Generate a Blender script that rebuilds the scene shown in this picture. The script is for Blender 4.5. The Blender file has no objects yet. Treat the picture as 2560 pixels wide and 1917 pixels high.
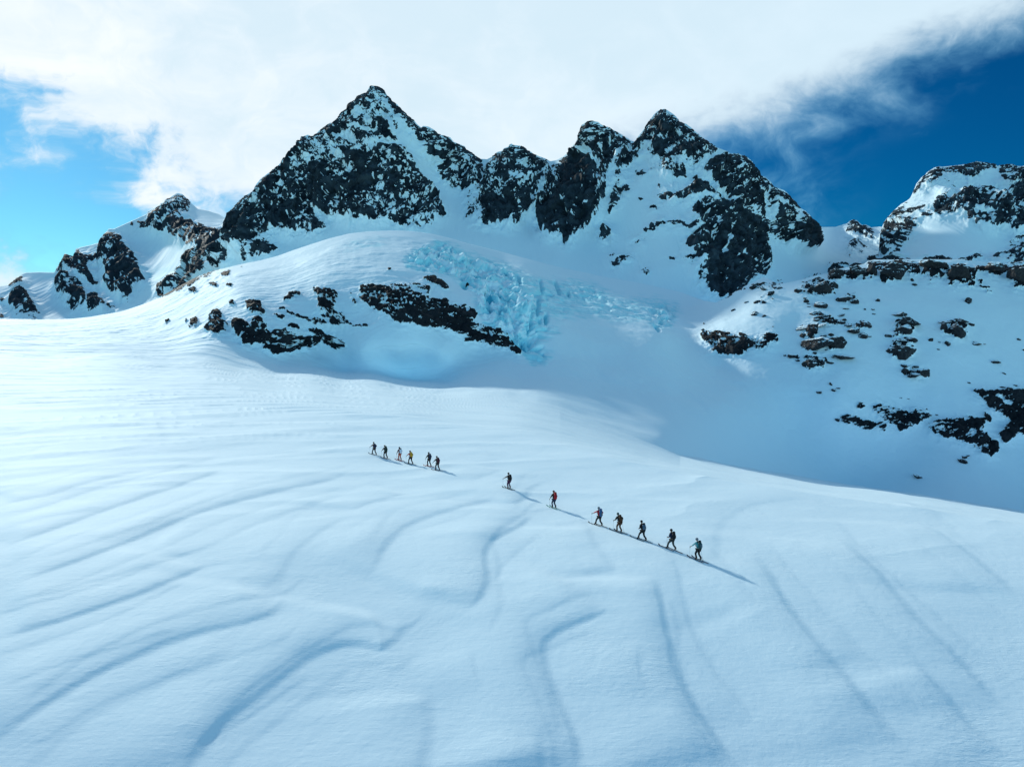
import bpy, bmesh, math, random
import numpy as np
from mathutils import Vector, Matrix, Quaternion

# ------------------------------------------------------------------ camera, sky, sun, exposure
sc = bpy.context.scene
COL = sc.collection
F_PX = 1778.0                      # focal length in photo pixels (photo 2560 wide)
TH = math.atan(187.5 / F_PX)       # pitch below horizontal
CAM_Z = 20.0
cam_d = bpy.data.cameras.new('camera'); cam = bpy.data.objects.new('camera', cam_d); COL.objects.link(cam)
cam.location = (0, 0, CAM_Z); cam.rotation_euler = (math.pi/2 - TH, 0, 0)
cam_d.sensor_width = 36; cam_d.lens = 36 * F_PX / 2560
cam_d.clip_start = 0.5; cam_d.clip_end = 20000
sc.camera = cam
sc.view_settings.view_transform = 'Standard'; sc.view_settings.look = 'None'
sc.view_settings.exposure = EXPOSURE = 0.52; sc.view_settings.gamma = 1
SUN_AZ = math.radians(-37); SUN_EL = math.radians(21)
sun_dir = Vector((math.sin(SUN_AZ)*math.cos(SUN_EL), math.cos(SUN_AZ)*math.cos(SUN_EL), math.sin(SUN_EL)))
sl = bpy.data.lights.new('sun', 'SUN'); sl.energy = 2.45; sl.angle = math.radians(2.4); sl.color = (0.99, 1.0, 0.90)
so = bpy.data.objects.new('sun', sl); COL.objects.link(so); so.rotation_euler = sun_dir.to_track_quat('Z', 'Y').to_euler()
so.location = (-300, 400, 400)

class NT:
    """tiny helper for node graphs"""
    def __init__(s, tree): s.t = tree; s.n = tree.nodes; s.l = tree.links
    def node(s, typ, **kw):
        n = s.n.new(typ)
        for k, v in kw.items(): setattr(n, k, v)
        return n
    def put(s, sock, v):
        if isinstance(v, (int, float)): sock.default_value = v
        elif isinstance(v, (tuple, list)): sock.default_value = v
        elif v is not None: s.l.new(v, sock)
    def math(s, op, a, b=None, c=None, clamp=False):
        n = s.node('ShaderNodeMath', operation=op); n.use_clamp = clamp
        s.put(n.inputs[0], a)
        if b is not None: s.put(n.inputs[1], b)
        if c is not None: s.put(n.inputs[2], c)
        return n.outputs[0]
    def vmath(s, op, a, b=None):
        n = s.node('ShaderNodeVectorMath', operation=op)
        s.put(n.inputs[0], a)
        if b is not None: s.put(n.inputs[1], b)
        return n.outputs[0]
    def smooth(s, v, lo, hi, a=0.0, b=1.0):
        n = s.node('ShaderNodeMapRange', interpolation_type='SMOOTHSTEP')
        s.put(n.inputs[0], v); s.put(n.inputs[1], lo); s.put(n.inputs[2], hi); s.put(n.inputs[3], a); s.put(n.inputs[4], b)
        return n.outputs[0]
    def lin(s, v, lo, hi, a=0.0, b=1.0):
        n = s.node('ShaderNodeMapRange'); s.put(n.inputs[0], v); s.put(n.inputs[1], lo); s.put(n.inputs[2], hi); s.put(n.inputs[3], a); s.put(n.inputs[4], b)
        return n.outputs[0]
    def noise(s, vec, scale, detail=4, rough=.5, dist=0):
        n = s.node('ShaderNodeTexNoise'); s.put(n.inputs['Vector'], vec); s.put(n.inputs['Scale'], scale)
        n.inputs['Detail'].default_value = detail; n.inputs['Roughness'].default_value = rough; n.inputs['Distortion'].default_value = dist
        return n.outputs['Fac']
    def mix(s, f, a, b):
        n = s.node('ShaderNodeMix', data_type='RGBA'); s.put(n.inputs[0], f); s.put(n.inputs[6], a); s.put(n.inputs[7], b)
        return n.outputs[2]
    def comb(s, x, y, z):
        n = s.node('ShaderNodeCombineXYZ'); s.put(n.inputs[0], x); s.put(n.inputs[1], y); s.put(n.inputs[2], z); return n.outputs[0]
    def sep(s, v):
        n = s.node('ShaderNodeSeparateXYZ'); s.put(n.inputs[0], v); return n.outputs

def build_world():
    w = bpy.data.worlds.new("World"); sc.world = w; w.use_nodes = True
    T = NT(w.node_tree); w.node_tree.nodes.clear()
    sky = T.node('ShaderNodeTexSky', sky_type='NISHITA'); sky.sun_disc = False
    sky.sun_elevation = SUN_EL; sky.sun_rotation = SUN_AZ; sky.altitude = 1200; sky.air_density = 1.0
    sky.dust_density = 0.3; sky.ozone_density = 3.0
    tc = T.node('ShaderNodeTexCoord'); d = tc.outputs['Generated']
    x, y, z = T.sep(d)
    ym = T.math('MAXIMUM', y, 0.15)
    u = T.math('DIVIDE', x, ym); v = T.math('DIVIDE', z, ym)      # tangent azimuth / elevation of the direction
    # cloud field: noises that follow the direction
    warp = T.noise(d, 2.6, 5, .6)
    dw = T.vmath('ADD', T.vmath('MULTIPLY', d, (1, 1, 1.7)), T.vmath('ADD', T.comb(T.math('MULTIPLY', warp, .35), T.math('MULTIPLY', warp, .25), 0), (7.7, 5.1, 3.3)))
    n1 = T.noise(dw, 2.5, 9, .52); n2 = T.noise(dw, 9.0, 8, .6, .4)
    nn = T.math('ADD', T.math('MULTIPLY', T.math('SUBTRACT', n1, .5), 2.6), T.math('MULTIPLY', T.math('SUBTRACT', n2, .5), 1.5))
    n3 = T.noise(dw, 6.5, 8, .6, .3)
    nn = T.math('ADD', nn, T.math('MULTIPLY', T.math('MULTIPLY', T.math('SUBTRACT', n3, .47), 4.0), T.smooth(u, -0.25, -0.5)))
    # clear bay on the right: u beyond a slanting edge
    edge = T.math('ADD', 0.165, T.math('MAXIMUM', T.math('MULTIPLY', T.math('SUBTRACT', v, 0.215), 2.4), 0.0))
    cr = T.math('MULTIPLY', T.math('SUBTRACT', u, edge), 4.0)     # >0: clear
    # clear bay at lower left
    du = T.math('DIVIDE', T.math('SUBTRACT', u, -0.70), 0.30); dv = T.math('DIVIDE', T.math('SUBTRACT', v, 0.12), 0.16)
    r2 = T.math('SQRT', T.math('ADD', T.math('MULTIPLY', du, du), T.math('MULTIPLY', dv, dv)))
    cl = T.math('MULTIPLY', T.math('SUBTRACT', 1.0, r2), 1.12)
    clear = T.math('MAXIMUM', cr, cl)
    cov = T.smooth(T.math('SUBTRACT', T.math('MULTIPLY', nn, 1.0), clear), -1.05, 0.30)
    # thin wisps inside the clear parts
    wis = T.smooth(T.math('ADD', n2, T.math('MULTIPLY', T.math('SUBTRACT', n1, .5), 1.2)), 0.46, 0.80, 0.0, 0.55)
    cov = T.math('MAXIMUM', cov, T.math('MULTIPLY', wis, T.smooth(clear, 1.5, 0.0)))
    cov = T.math('MULTIPLY', cov, T.smooth(y, 0.0, 0.45))         # clear sky behind the camera
    cov = T.math('MULTIPLY', cov, T.smooth(v, 1.9, 1.0))
    # colours
    clin = T.smooth(n1, .3, .72)
    leftw = T.smooth(u, -0.7, 0.55)
    ccol = T.mix(leftw, (0.70, 0.73, 0.755, 1), (0.50, 0.62, 0.70, 1))
    ccol = T.mix(T.math('MULTIPLY', T.smooth(T.math('ADD', T.math('MULTIPLY', n1, .6), T.math('MULTIPLY', n2, .4)), .38, .64), .85), ccol, (0.46, 0.585, 0.665, 1))
    ccol = T.mix(T.smooth(cov, 0.1, 0.95), (0.15, 0.42, 0.62, 1), ccol)
    mul = T.node('ShaderNodeMix', data_type='RGBA', blend_type='MULTIPLY'); mul.inputs[0].default_value = 1
    T.put(mul.inputs[6], sky.outputs[0]); tint = T.mix(T.smooth(u, -0.65, 0.45), (0.13, 0.34, 0.43, 1), (0.002, 0.145, 0.27, 1))
    tint = T.mix(T.smooth(y, -0.1, 0.35), (0.78, 1.12, 1.00, 1), tint); T.put(mul.inputs[7], tint)
    b1 = T.node('ShaderNodeBackground'); T.put(b1.inputs[0], mul.outputs[2]); b1.inputs[1].default_value = 0.15
    b2 = T.node('ShaderNodeBackground'); T.put(b2.inputs[0], ccol); b2.inputs[1].default_value = 1.0
    ms = T.node('ShaderNodeMixShader'); T.put(ms.inputs[0], cov); T.put(ms.inputs[1], b1.outputs[0]); T.put(ms.inputs[2], b2.outputs[0])
    out = T.node('ShaderNodeOutputWorld'); T.put(out.inputs[0], ms.outputs[0])
    w.cycles.sampling_method = 'MANUAL'; w.cycles.sample_map_resolution = 512
build_world()

# ------------------------------------------------------------------ helpers
def tag(o, label=None, cat=None, group=None, kind=None):
    if label: o['label'] = label
    if cat: o['category'] = cat
    if group: o['group'] = group
    if kind: o['kind'] = kind
    return o

_rng = np.random.RandomState(7)
_perm = np.concatenate([_rng.permutation(256)]*3).astype(np.int32)
_gr = _rng.normal(size=(256, 3)).astype(np.float32); _gr /= np.linalg.norm(_gr, axis=1)[:, None]

def gnoise(x, y, z):
    """gradient noise, about -1..1"""
    x = np.asarray(x, np.float32); y = np.asarray(y, np.float32) + np.zeros_like(x); z = np.asarray(z, np.float32) + np.zeros_like(x)
    xi = np.floor(x); yi = np.floor(y); zi = np.floor(z)
    fx = x-xi; fy = y-yi; fz = z-zi
    xi = xi.astype(np.int32) & 255; yi = yi.astype(np.int32) & 255; zi = zi.astype(np.int32) & 255
    ux = fx*fx*fx*(fx*(fx*6-15)+10); uy = fy*fy*fy*(fy*(fy*6-15)+10); uz = fz*fz*fz*(fz*(fz*6-15)+10)
    r = None
    for dx in (0, 1):
        wx = ux if dx else 1-ux
        px = _perm[xi+dx]
        for dy in (0, 1):
            wy = uy if dy else 1-uy
            pxy = _perm[px+yi+dy]
            for dz in (0, 1):
                wz = uz if dz else 1-uz
                g = _gr[_perm[pxy+zi+dz]]
                v = (g[..., 0]*(fx-dx)+g[..., 1]*(fy-dy)+g[..., 2]*(fz-dz))*wx*wy*wz
                r = v if r is None else r+v
    return r*1.5

def fbm(x, y, z, oct=4, gain=.5, ridged=False):
    a = 1.0; s = 0; tot = 0; f = 1.0
    for o in range(oct):
        n = gnoise(x*f+o*17.3, y*f+o*5.1, z*f+o*9.7)
        if ridged: n = 1-2*np.abs(n)
        s = s+a*n; tot += a; a *= gain; f *= 2.03
    return s/tot*(1.0 if ridged else 1.5)

_cell = _rng.uniform(-1, 1, size=(256, 5)).astype(np.float32)
def facet(u, v, seed=0):
    """broken-plate noise: every cell a tilted flat facet with straight edges"""
    u = np.asarray(u, np.float32)+seed*13.7; v = np.asarray(v, np.float32)+seed*7.3
    iu = np.floor(u); iv = np.floor(v); best = np.full(u.shape, 1e9, np.float32); out = np.zeros(u.shape, np.float32)
    for a in (-1, 0, 1):
        for b in (-1, 0, 1):
            cu = iu+a; cv_ = iv+b; h = _perm[_perm[cu.astype(np.int32) & 255]+(cv_.astype(np.int32) & 255)]; c = _cell[h]
            du = u-(cu+.5+c[..., 0]*.48); dv = v-(cv_+.5+c[..., 1]*.48); d = du*du+dv*dv
            m = d < best; best = np.where(m, d, best); out = np.where(m, c[..., 2]+du*c[..., 3]*1.1+dv*c[..., 4]*1.1, out)
    return out
def sfacet(P, ang, Lu, Lv, seed):
    c, s = math.cos(math.radians(ang)), math.sin(math.radians(ang))
    u = P[..., 0]*c+P[..., 2]*s; v = -P[..., 0]*s+P[..., 2]*c
    return facet(u/Lu+gnoise(u/Lu*.8, v/Lv*.8, seed)*.45, v/Lv+gnoise(u/Lu*.8+9, v/Lv*.8, seed)*.45, seed)

def sstep(v, lo, hi):
    t = np.clip((v-lo)/(hi-lo), 0, 1); return t*t*(3-2*t)

def ray(px, py):
    """slopes x/y and z/y of the sight line through a photo pixel: a point of world depth D is (ax*D, D, CAM_Z+az*D)"""
    xc = (np.asarray(px, float)-1280)/F_PX; yc = (958.5-np.asarray(py, float))/F_PX
    dy = math.cos(TH)+yc*math.sin(TH)
    return xc/dy, (-math.sin(TH)+yc*math.cos(TH))/dy

class TPS:
    def __init__(s, pts, lam=1e-3):
        p = np.array(pts, float); s.c = p[:, :2]/1000.0; v = np.log(p[:, 2]); n = len(p)
        K = s.k(s.c, s.c)+lam*np.eye(n); P = np.hstack([np.ones((n, 1)), s.c])
        A = np.vstack([np.hstack([K, P]), np.hstack([P.T, np.zeros((3, 3))])])
        w = np.linalg.solve(A, np.concatenate([v, np.zeros(3)])); s.w = w[:n]; s.a = w[n:]
    def k(s, a, b):
        r2 = (a[:, None, 0]-b[None, :, 0])**2+(a[:, None, 1]-b[None, :, 1])**2
        return .5*r2*np.log(r2+1e-9)
    def __call__(s, px, py):
        q = np.stack([np.ravel(px), np.ravel(py)], 1)/1000.0; out = np.empty(len(q))
        for i in range(0, len(q), 60000):
            qq = q[i:i+60000]; out[i:i+60000] = s.k(qq, s.c)@s.w+s.a[0]+qq@s.a[1:]
        return np.exp(out).reshape(np.shape(px))

def Z(ox, oy, k, pts): return [(ox+x/k, oy+y/k) for x, y in pts]
zA = lambda p: Z(0, 400, 3.16, p)
zB = lambda p: Z(500, 180, 3.16, p)
zC = lambda p: Z(1100, 250, 2.212, p)
zD = lambda p: Z(1950, 380, 3.626, p)
zE = lambda p: Z(400, 550, 2.212, p)
zF = lambda p: Z(1000, 560, 2.765, p)
zG = lambda p: Z(1700, 620, 2.572, p)

MX0, MS = -160, 2.0
class Mask:
    """a map of where bare rock / ice shows, over the mountain faces"""
    def __init__(s): s.a = np.zeros((700, 1440), np.float32)
    def poly(s, pts, val, mode='max'):
        p = [((x-MX0)/MS, y/MS) for x, y in pts]
        xs = [q[0] for q in p]; ys = [q[1] for q in p]
        x0, x1 = max(0, int(min(xs))-1), min(1439, int(max(xs))+2); y0, y1 = max(0, int(min(ys))-1), min(699, int(max(ys))+2)
        if x1 <= x0 or y1 <= y0: return
        X, Y = np.meshgrid(np.arange(x0, x1), np.arange(y0, y1)); ins = np.zeros(X.shape, bool)
        for (ax, ay), (bx, by) in zip(p, p[1:]+p[:1]):
            if ay == by: continue
            ins ^= ((ay > Y) != (by > Y)) & (X < (bx-ax)*(Y-ay)/(by-ay)+ax)
        sub = s.a[y0:y1, x0:x1]
        if mode == 'max': sub[ins] = np.maximum(sub[ins], val)
        else: sub[ins] = val
    def ell(s, cx, cy, rx, ry, val, rot=0, mode='max'):
        c, n = math.cos(math.radians(rot)), math.sin(math.radians(rot))
        s.poly([(cx+rx*math.cos(t)*c-ry*math.sin(t)*n, cy+rx*math.cos(t)*n+ry*math.sin(t)*c) for t in np.linspace(0, 6.283, 17)[:-1]], val, mode)
    def line(s, pts, w, val, mode='set'):
        """w: width list"""
        if not isinstance(w, (list, tuple)): w = [w]*len(pts)
        for (a, b, wa, wb) in zip(pts, pts[1:], w, w[1:]):
            dx, dy = b[0]-a[0], b[1]-a[1]; L = math.hypot(dx, dy)+1e-6; nx, ny = -dy/L, dx/L
            s.poly([(a[0]+nx*wa/2, a[1]+ny*wa/2), (b[0]+nx*wb/2, b[1]+ny*wb/2), (b[0]-nx*wb/2, b[1]-ny*wb/2), (a[0]-nx*wa/2, a[1]-ny*wa/2)], val, mode)
    def blur(s, r):
        a = s.a
        for _ in range(2):
            for ax in (0, 1):
                pad = [(0, 0), (0, 0)]; pad[ax] = (r+1, r)
                c = np.cumsum(np.pad(a, pad, mode='edge'), axis=ax)
                n = a.shape[ax]
                a = (np.take(c, range(2*r+1, 2*r+1+n), axis=ax)-np.take(c, range(0, n), axis=ax))/(2*r+1)
        m = Mask(); m.a = a.astype(np.float32); return m
    def __call__(s, px, py):
        x = np.clip((px-MX0)/MS, 0, 1438.0); y = np.clip(py/MS, 0, 698.0)
        xi = x.astype(int); yi = y.astype(int); fx = x-xi; fy = y-yi; a = s.a
        v = (a[yi, xi]*(1-fx)+a[yi, xi+1]*fx)*(1-fy)+(a[yi+1, xi]*(1-fx)+a[yi+1, xi+1]*fx)*fy
        return v*np.where((px > 2712) | (px < MX0+2), 0.0, 1.0)

def grid_mesh(name, P, attrs, mat, wrap_rows=True):
    """P: rows x cols x 3"""
    R, C = P.shape[:2]
    me = bpy.data.meshes.new(name)
    me.vertices.add(R*C); me.vertices.foreach_set('co', P.reshape(-1).astype(np.float32))
    idx = np.arange(R*C, dtype=np.int32).reshape(R, C)
    q = np.stack([idx[:-1, :-1], idx[:-1, 1:], idx[1:, 1:], idx[1:, :-1]], -1).reshape(-1, 4)
    # rows run from the crest towards the viewer: flip so that normals point up
    q = q[:, ::-1]
    n = len(q)
    me.loops.add(n*4); me.loops.foreach_set('vertex_index', q.reshape(-1))
    me.polygons.add(n); me.polygons.foreach_set('loop_start', np.arange(0, n*4, 4, dtype=np.int32))
    me.polygons.foreach_set('loop_total', np.full(n, 4, np.int32))
    me.polygons.foreach_set('use_smooth', np.ones(n, bool))
    me.update(calc_edges=True)
    for k, v in attrs.items():
        a = me.attributes.new(k, 'FLOAT', 'POINT'); a.data.foreach_set('value', v.reshape(-1).astype(np.float32))
    me.materials.append(mat)
    o = bpy.data.objects.new(name, me); COL.objects.link(o)
    return o

def normals(P):
    du = np.gradient(P, axis=1); dv = np.gradient(P, axis=0)
    n = np.cross(dv, du); n /= np.linalg.norm(n, axis=2, keepdims=True)+1e-9
    n[n[..., 2] < 0] *= -1
    return n

# ------------------------------------------------------------------ materials
def mat_terrain(name, fine, rock_a=(0.010, 0.016, 0.024), rock_b=(0.034, 0.046, 0.058), bump=.3, snow=(0.735, 0.89, 0.955)):
    m = bpy.data.materials.new(name); m.use_nodes = True; T = NT(m.node_tree); T.n.clear()
    out = T.node('ShaderNodeOutputMaterial'); p = T.node('ShaderNodeBsdfPrincipled'); T.put(out.inputs[0], p.outputs[0])
    tc = T.node('ShaderNodeTexCoord'); co = tc.outputs['Object']
    ar = T.node('ShaderNodeAttribute', attribute_name='rock').outputs['Fac']
    ai = T.node('ShaderNodeAttribute', attribute_name='ice').outputs['Fac']
    nf = T.noise(co, 1.0/fine, 5, .6); nf2 = T.noise(co, 1.0/(fine*6), 5, .6)
    rk = T.math('ADD', ar, T.math('MULTIPLY', T.math('SUBTRACT', nf, .5), .5))
    mask = T.smooth(rk, -0.035, 0.035)
    rc = T.mix(T.smooth(nf2, .35, .7), (*rock_a, 1), (*rock_b, 1))
    rc = T.mix(T.smooth(T.noise(co, 1.0/(fine*14), 3, .5), .55, .75, 0, .5), rc, (0.030, 0.040, 0.048, 1))
    icn = T.smooth(T.math('ADD', ai, T.math('MULTIPLY', T.math('SUBTRACT', nf2, .5), .5)), .15, .75)
    scol = T.mix(icn, (*snow, 1), (0.20, 0.66, 0.80, 1))
    deep = T.smooth(ai, .85, 1.5)
    scol = T.mix(deep, scol, (0.07, 0.42, 0.60, 1))
    T.put(p.inputs['Base Color'], T.mix(mask, scol, rc))
    T.put(p.inputs['Roughness'], T.lin(mask, 0, 1, .75, .8))
    p.inputs['Specular IOR Level'].default_value = .10
    b = T.node('ShaderNodeBump'); b.inputs['Strength'].default_value = bump; b.inputs['Distance'].default_value = fine*.5
    T.put(b.inputs['Height'], T.math('MULTIPLY', nf, T.lin(mask, 0, 1, .12, 1.0))); T.put(p.inputs['Normal'], b.outputs[0])
    return m

def mat_snow(name):
    m = bpy.data.materials.new(name); m.use_nodes = True; T = NT(m.node_tree); T.n.clear()
    out = T.node('ShaderNodeOutputMaterial'); p = T.node('ShaderNodeBsdfPrincipled'); T.put(out.inputs[0], p.outputs[0])
    co = T.node('ShaderNodeTexCoord').outputs['Object']
    ar = T.node('ShaderNodeAttribute', attribute_name='rock').outputs['Fac']
    ai = T.node('ShaderNodeAttribute', attribute_name='ice').outputs['Fac']
    nf = T.noise(co, .55, 6, .6); nf2 = T.noise(co, .09, 5, .6)
    rk = T.math('ADD', ar, T.math('MULTIPLY', T.math('SUBTRACT', nf, .5), .45))
    mask = T.smooth(rk, -0.04, 0.04)
    rc = T.mix(T.smooth(nf2, .35, .7), (0.006, 0.009, 0.013, 1), (0.022, 0.027, 0.033, 1))
    rc = T.mix(T.smooth(T.noise(co, .05, 3, .5), .5, .7, 0, .6), rc, (0.018, 0.021, 0.025, 1))
    icn = T.smooth(T.math('ADD', ai, T.math('MULTIPLY', T.math('SUBTRACT', nf2, .5), .7)), .06, .62)
    scol = T.mix(icn, (0.735, 0.89, 0.955, 1), (0.38, 0.77, 0.86, 1))
    scol = T.mix(T.smooth(ai, .9, 1.5), scol, (0.06, 0.40, 0.56, 1))
    T.put(p.inputs['Base Color'], T.mix(mask, scol, rc))
    T.put(p.inputs['Roughness'], T.lin(mask, 0, 1, .75, .8))
    p.inputs['Specular IOR Level'].default_value = .10
    # wind-packed grain: long streaks plus fine grain
    st = T.vmath('MULTIPLY', co, (1.0, 1.0, 1.0))
    mp = T.node('ShaderNodeMapping'); T.put(mp.inputs[0], co); mp.inputs['Rotation'].default_value = (0, 0, math.radians(-62)); mp.inputs['Scale'].default_value = (.35, 2.2, 1)
    s1 = T.noise(mp.outputs[0], 1.6, 5, .6, .3); s2 = T.noise(co, 9.0, 4, .6); s3 = T.noise(co, 2.2, 4, .55)
    h = T.math('ADD', T.math('MULTIPLY', s1, .03), T.math('ADD', T.math('MULTIPLY', s2, .010), T.math('MULTIPLY', s3, .030)))
    h = T.math('ADD', h, T.math('MULTIPLY', T.noise(co, .11, 6, .62, .4), .20))
    pat = T.smooth(T.noise(co, .13, 4, .6), .45, .68)
    mp2 = T.node('ShaderNodeMapping'); T.put(mp2.inputs[0], co); mp2.inputs['Rotation'].default_value = (0, 0, math.radians(-35)); mp2.inputs['Scale'].default_value = (1.1, 3.2, 1)
    h = T.math('ADD', h, T.math('MULTIPLY', T.math('MULTIPLY', T.noise(mp2.outputs[0], 1.3, 5, .68, .5), pat), .08))
    h = T.math('ADD', h, T.math('MULTIPLY', T.noise(co, .45, 5, .6), .05))
    h = T.math('ADD', h, T.math('MULTIPLY', T.math('MULTIPLY', nf, mask), 1.2))
    b = T.node('ShaderNodeBump'); b.inputs['Strength'].default_value = .55; b.inputs['Distance'].default_value = 1.0
    T.put(b.inputs['Height'], h); T.put(p.inputs['Normal'], b.outputs[0])
    return m

# ------------------------------------------------------------------ where bare rock shows (traced face by face)
RK = Mask()
# --- far left mountain
for pts, v in [
    ([(75,990),(180,900),(180,980),(160,1030),(200,1070),(250,1140),(320,1220),(300,1255),(110,1255),(120,1190),(60,1170),(90,1060),(70,1010)], .85),
    ([(0,1080),(40,1110),(0,1160)], .8), ([(0,1200),(40,1255),(0,1260)], .8),
    ([(430,890),(515,740),(580,770),(620,700),(640,760),(720,790),(720,850),(700,870),(760,950),(800,1020),(740,1000),(680,960),(620,930),(540,850),(480,900)], .95),
    ([(450,960),(530,920),(600,980),(680,1010),(700,1070),(700,1150),(630,1210),(550,1200),(540,1140),(560,1110),(450,1090),(440,1050)], .85),
    ([(780,660),(850,560),(900,560),(970,630),(1010,720),(1090,770),(1110,850),(1130,900),(1175,980),(1100,1020),(1050,1090),(1010,1140),(950,1080),(880,1060),(830,970),(860,890),(820,830),(700,810),(700,750),(790,770),(760,700)], .92),
    ([(720,1100),(770,1060),(830,1130),(870,1180),(960,1160),(900,1200),(700,1230)], .9),
    ([(1165,430),(1270,350),(1400,265),(1450,280),(1510,345),(1490,400),(1500,440),(1430,470),(1560,530),(1640,590),(1600,660),(1500,690),(1460,620),(1400,630),(1350,590),(1240,570),(1220,540),(1100,540),(1080,480),(1160,490)], .75),
    ([(1250,1085),(1260,1010),(1380,950),(1500,870),(1530,770),(1600,730),(1620,650),(1580,600),(1700,580),(1830,740),(1790,830),(1690,900),(1560,960),(1500,1010),(1400,1050)], .88),
]: RK.poly(zA(pts), v*1.1)
RK.ell(*zA([(1038,512)])[0], 6, 5, .95); RK.ell(*zA([(967,574)])[0], 6, 2, .9)
# --- main peak
RK.poly(zB([(190,1190),(250,1085),(340,995),(420,945),(440,900),(560,790),(650,715),(740,600),(790,550),(795,510),(890,505),(1040,395),(1120,315),(1160,250),(1240,190),(1320,155),(1350,100),(1420,110),
  (1440,380),(1530,500),(1560,560),(1640,660),(1700,740),(1780,850),(1800,920),(1870,990),(1950,1090),(1945,1130),(1900,1165),(1830,1160),(1840,1200),(1790,1240),(1700,1250),(1570,1240),(1540,1200),(1450,1200),(1370,1215),(1310,1190),(1200,1185),(1150,1175),(1080,1160),(1020,1160),(990,1130),(940,1120),(930,1180),(1000,1230),(1010,1250),(960,1270),(900,1290),(840,1320),(850,1270),(740,1280),(620,1280),(560,1300),(480,1340),(400,1370),(340,1410),(270,1400),(220,1370),(190,1300),(170,1250)]), .88)
RK.poly(zB([(1400,110),(1480,180),(1520,230),(1600,300),(1700,390),(1745,445),(1760,425),(1850,455),(1920,500),(2000,550),(2100,600),(2230,690),(2230,930),(2180,950),(2100,960),(2050,910),(2000,930),(1940,900),(1900,850),(1860,800),(1870,750),(1950,740),(1830,690),(1850,640),(1780,610),(1700,580),(1690,520),(1600,450),(1520,330),(1470,230),(1430,200)]), .86)
RK.poly(zB([(600,900),(900,760),(1000,900),(1400,760),(1500,900),(1480,1050),(1000,1050),(780,1120),(560,1240),(300,1340),(240,1200),(420,1000)]), 1.02)
RK.poly(zB([(1010,870),(1100,1000),(1020,1110),(900,1080),(920,900)]), 1.2)
RK.poly(zB([(1330,560),(1480,600),(1250,700),(1130,640),(980,700),(900,650),(1050,560)]), .66, 'set')
RK.poly(zB([(1330,330),(1440,380),(1500,480),(1300,440),(1180,400)]), .6, 'set')
RK.poly(zB([(1300,200),(1400,190),(1560,430),(1580,500),(1480,420)]), .62, 'set')
RK.line(zB([(1440,350),(1500,440),(1600,570),(1700,700),(1790,830),(1880,950),(1990,1090)]), [8, 12, 16, 22, 25, 30, 40], 0)
RK.line(zB([(1560,400),(1650,520),(1760,640),(1850,760)]), [3, 12, 22, 20], 0)
for x, y, rx, ry, r in [(1180,548,110,26,8),(1275,487,62,14,5),(1480,578,120,22,3),(1265,372,55,20,-5),(1090,690,50,16,10),(830,880,50,14,-30),(1120,860,40,14,5),(1490,690,22,9,10),(1950,625,40,12,-20),
                        (520,1240,36,12,-25),(470,890,30,12,-30),(600,800,30,8,-45),(880,740,40,9,-50),(1080,1000,30,9,20),(660,1040,9,34,8),(1270,660,50,16,15),(1010,560,34,10,-30)]:
    RK.ell(*zB([(x, y)])[0], rx/3.16, ry/3.16, 0.05, r, 'set')
for p, w_ in [([(700,830),(830,770),(950,700),(1080,590)], 5), ([(880,760),(930,690),(990,610),(1000,550)], 4), ([(560,1010),(700,905),(800,820),(900,790)], 5), ([(1090,620),(1250,650),(1420,605),(1600,600)], 5),
            ([(990,1120),(1080,1010),(1200,1070),(1350,1060),(1480,1085),(1600,1040),(1750,1065)], 4.5), ([(1480,620),(1640,720),(1760,850),(1850,970)], 5), ([(640,1070),(665,980),(620,880)], 4), ([(400,1240),(560,1150),(700,1060),(760,960),(830,900)], 5),
            ([(1350,270),(1430,380),(1520,500)], 5), ([(1330,650),(1500,710),(1650,820)], 4), ([(1140,700),(1200,800),(1180,900)], 3.5), ([(1400,720),(1440,850),(1430,1000)], 3.5), ([(820,860),(800,980),(780,1080)], 3.5), ([(1620,720),(1610,860),(1640,960)], 3.5), ([(480,1000),(450,1130),(330,1250)], 3.5),
            ([(1000,420),(1150,380),(1300,330)], 4), ([(850,540),(1000,500),(1200,430),(1400,410)], 4), ([(700,660),(850,610),(1000,600)], 4), ([(1750,500),(1850,600),(1960,640),(2100,660)], 4), ([(1880,700),(2000,700),(2180,760)], 4), ([(1950,850),(2080,800),(2200,830)], 4)]:
    RK.line(zB(p), w_*.75, .36)
for p in [[(930,850),(1010,860),(1080,1000),(1020,1110),(940,1080)], [(1240,730),(1330,740),(1370,900),(1330,1030),(1260,1010)], [(1450,850),(1560,880),(1570,1030),(1480,1040)], [(540,1180),(700,1100),(730,1270),(600,1280)], [(210,1180),(330,1180),(440,1290),(400,1380),(270,1400)], [(1230,550),(1330,520),(1390,590),(1280,610)], [(1380,420),(1480,430),(1540,540),(1430,550)], [(640,740),(760,620),(800,650),(720,760)], [(450,940),(600,800),(650,840),(560,960)], [(1720,600),(1800,620),(1850,700),(1780,680)]]:
    RK.poly(zB(p), 1.25)
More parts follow.
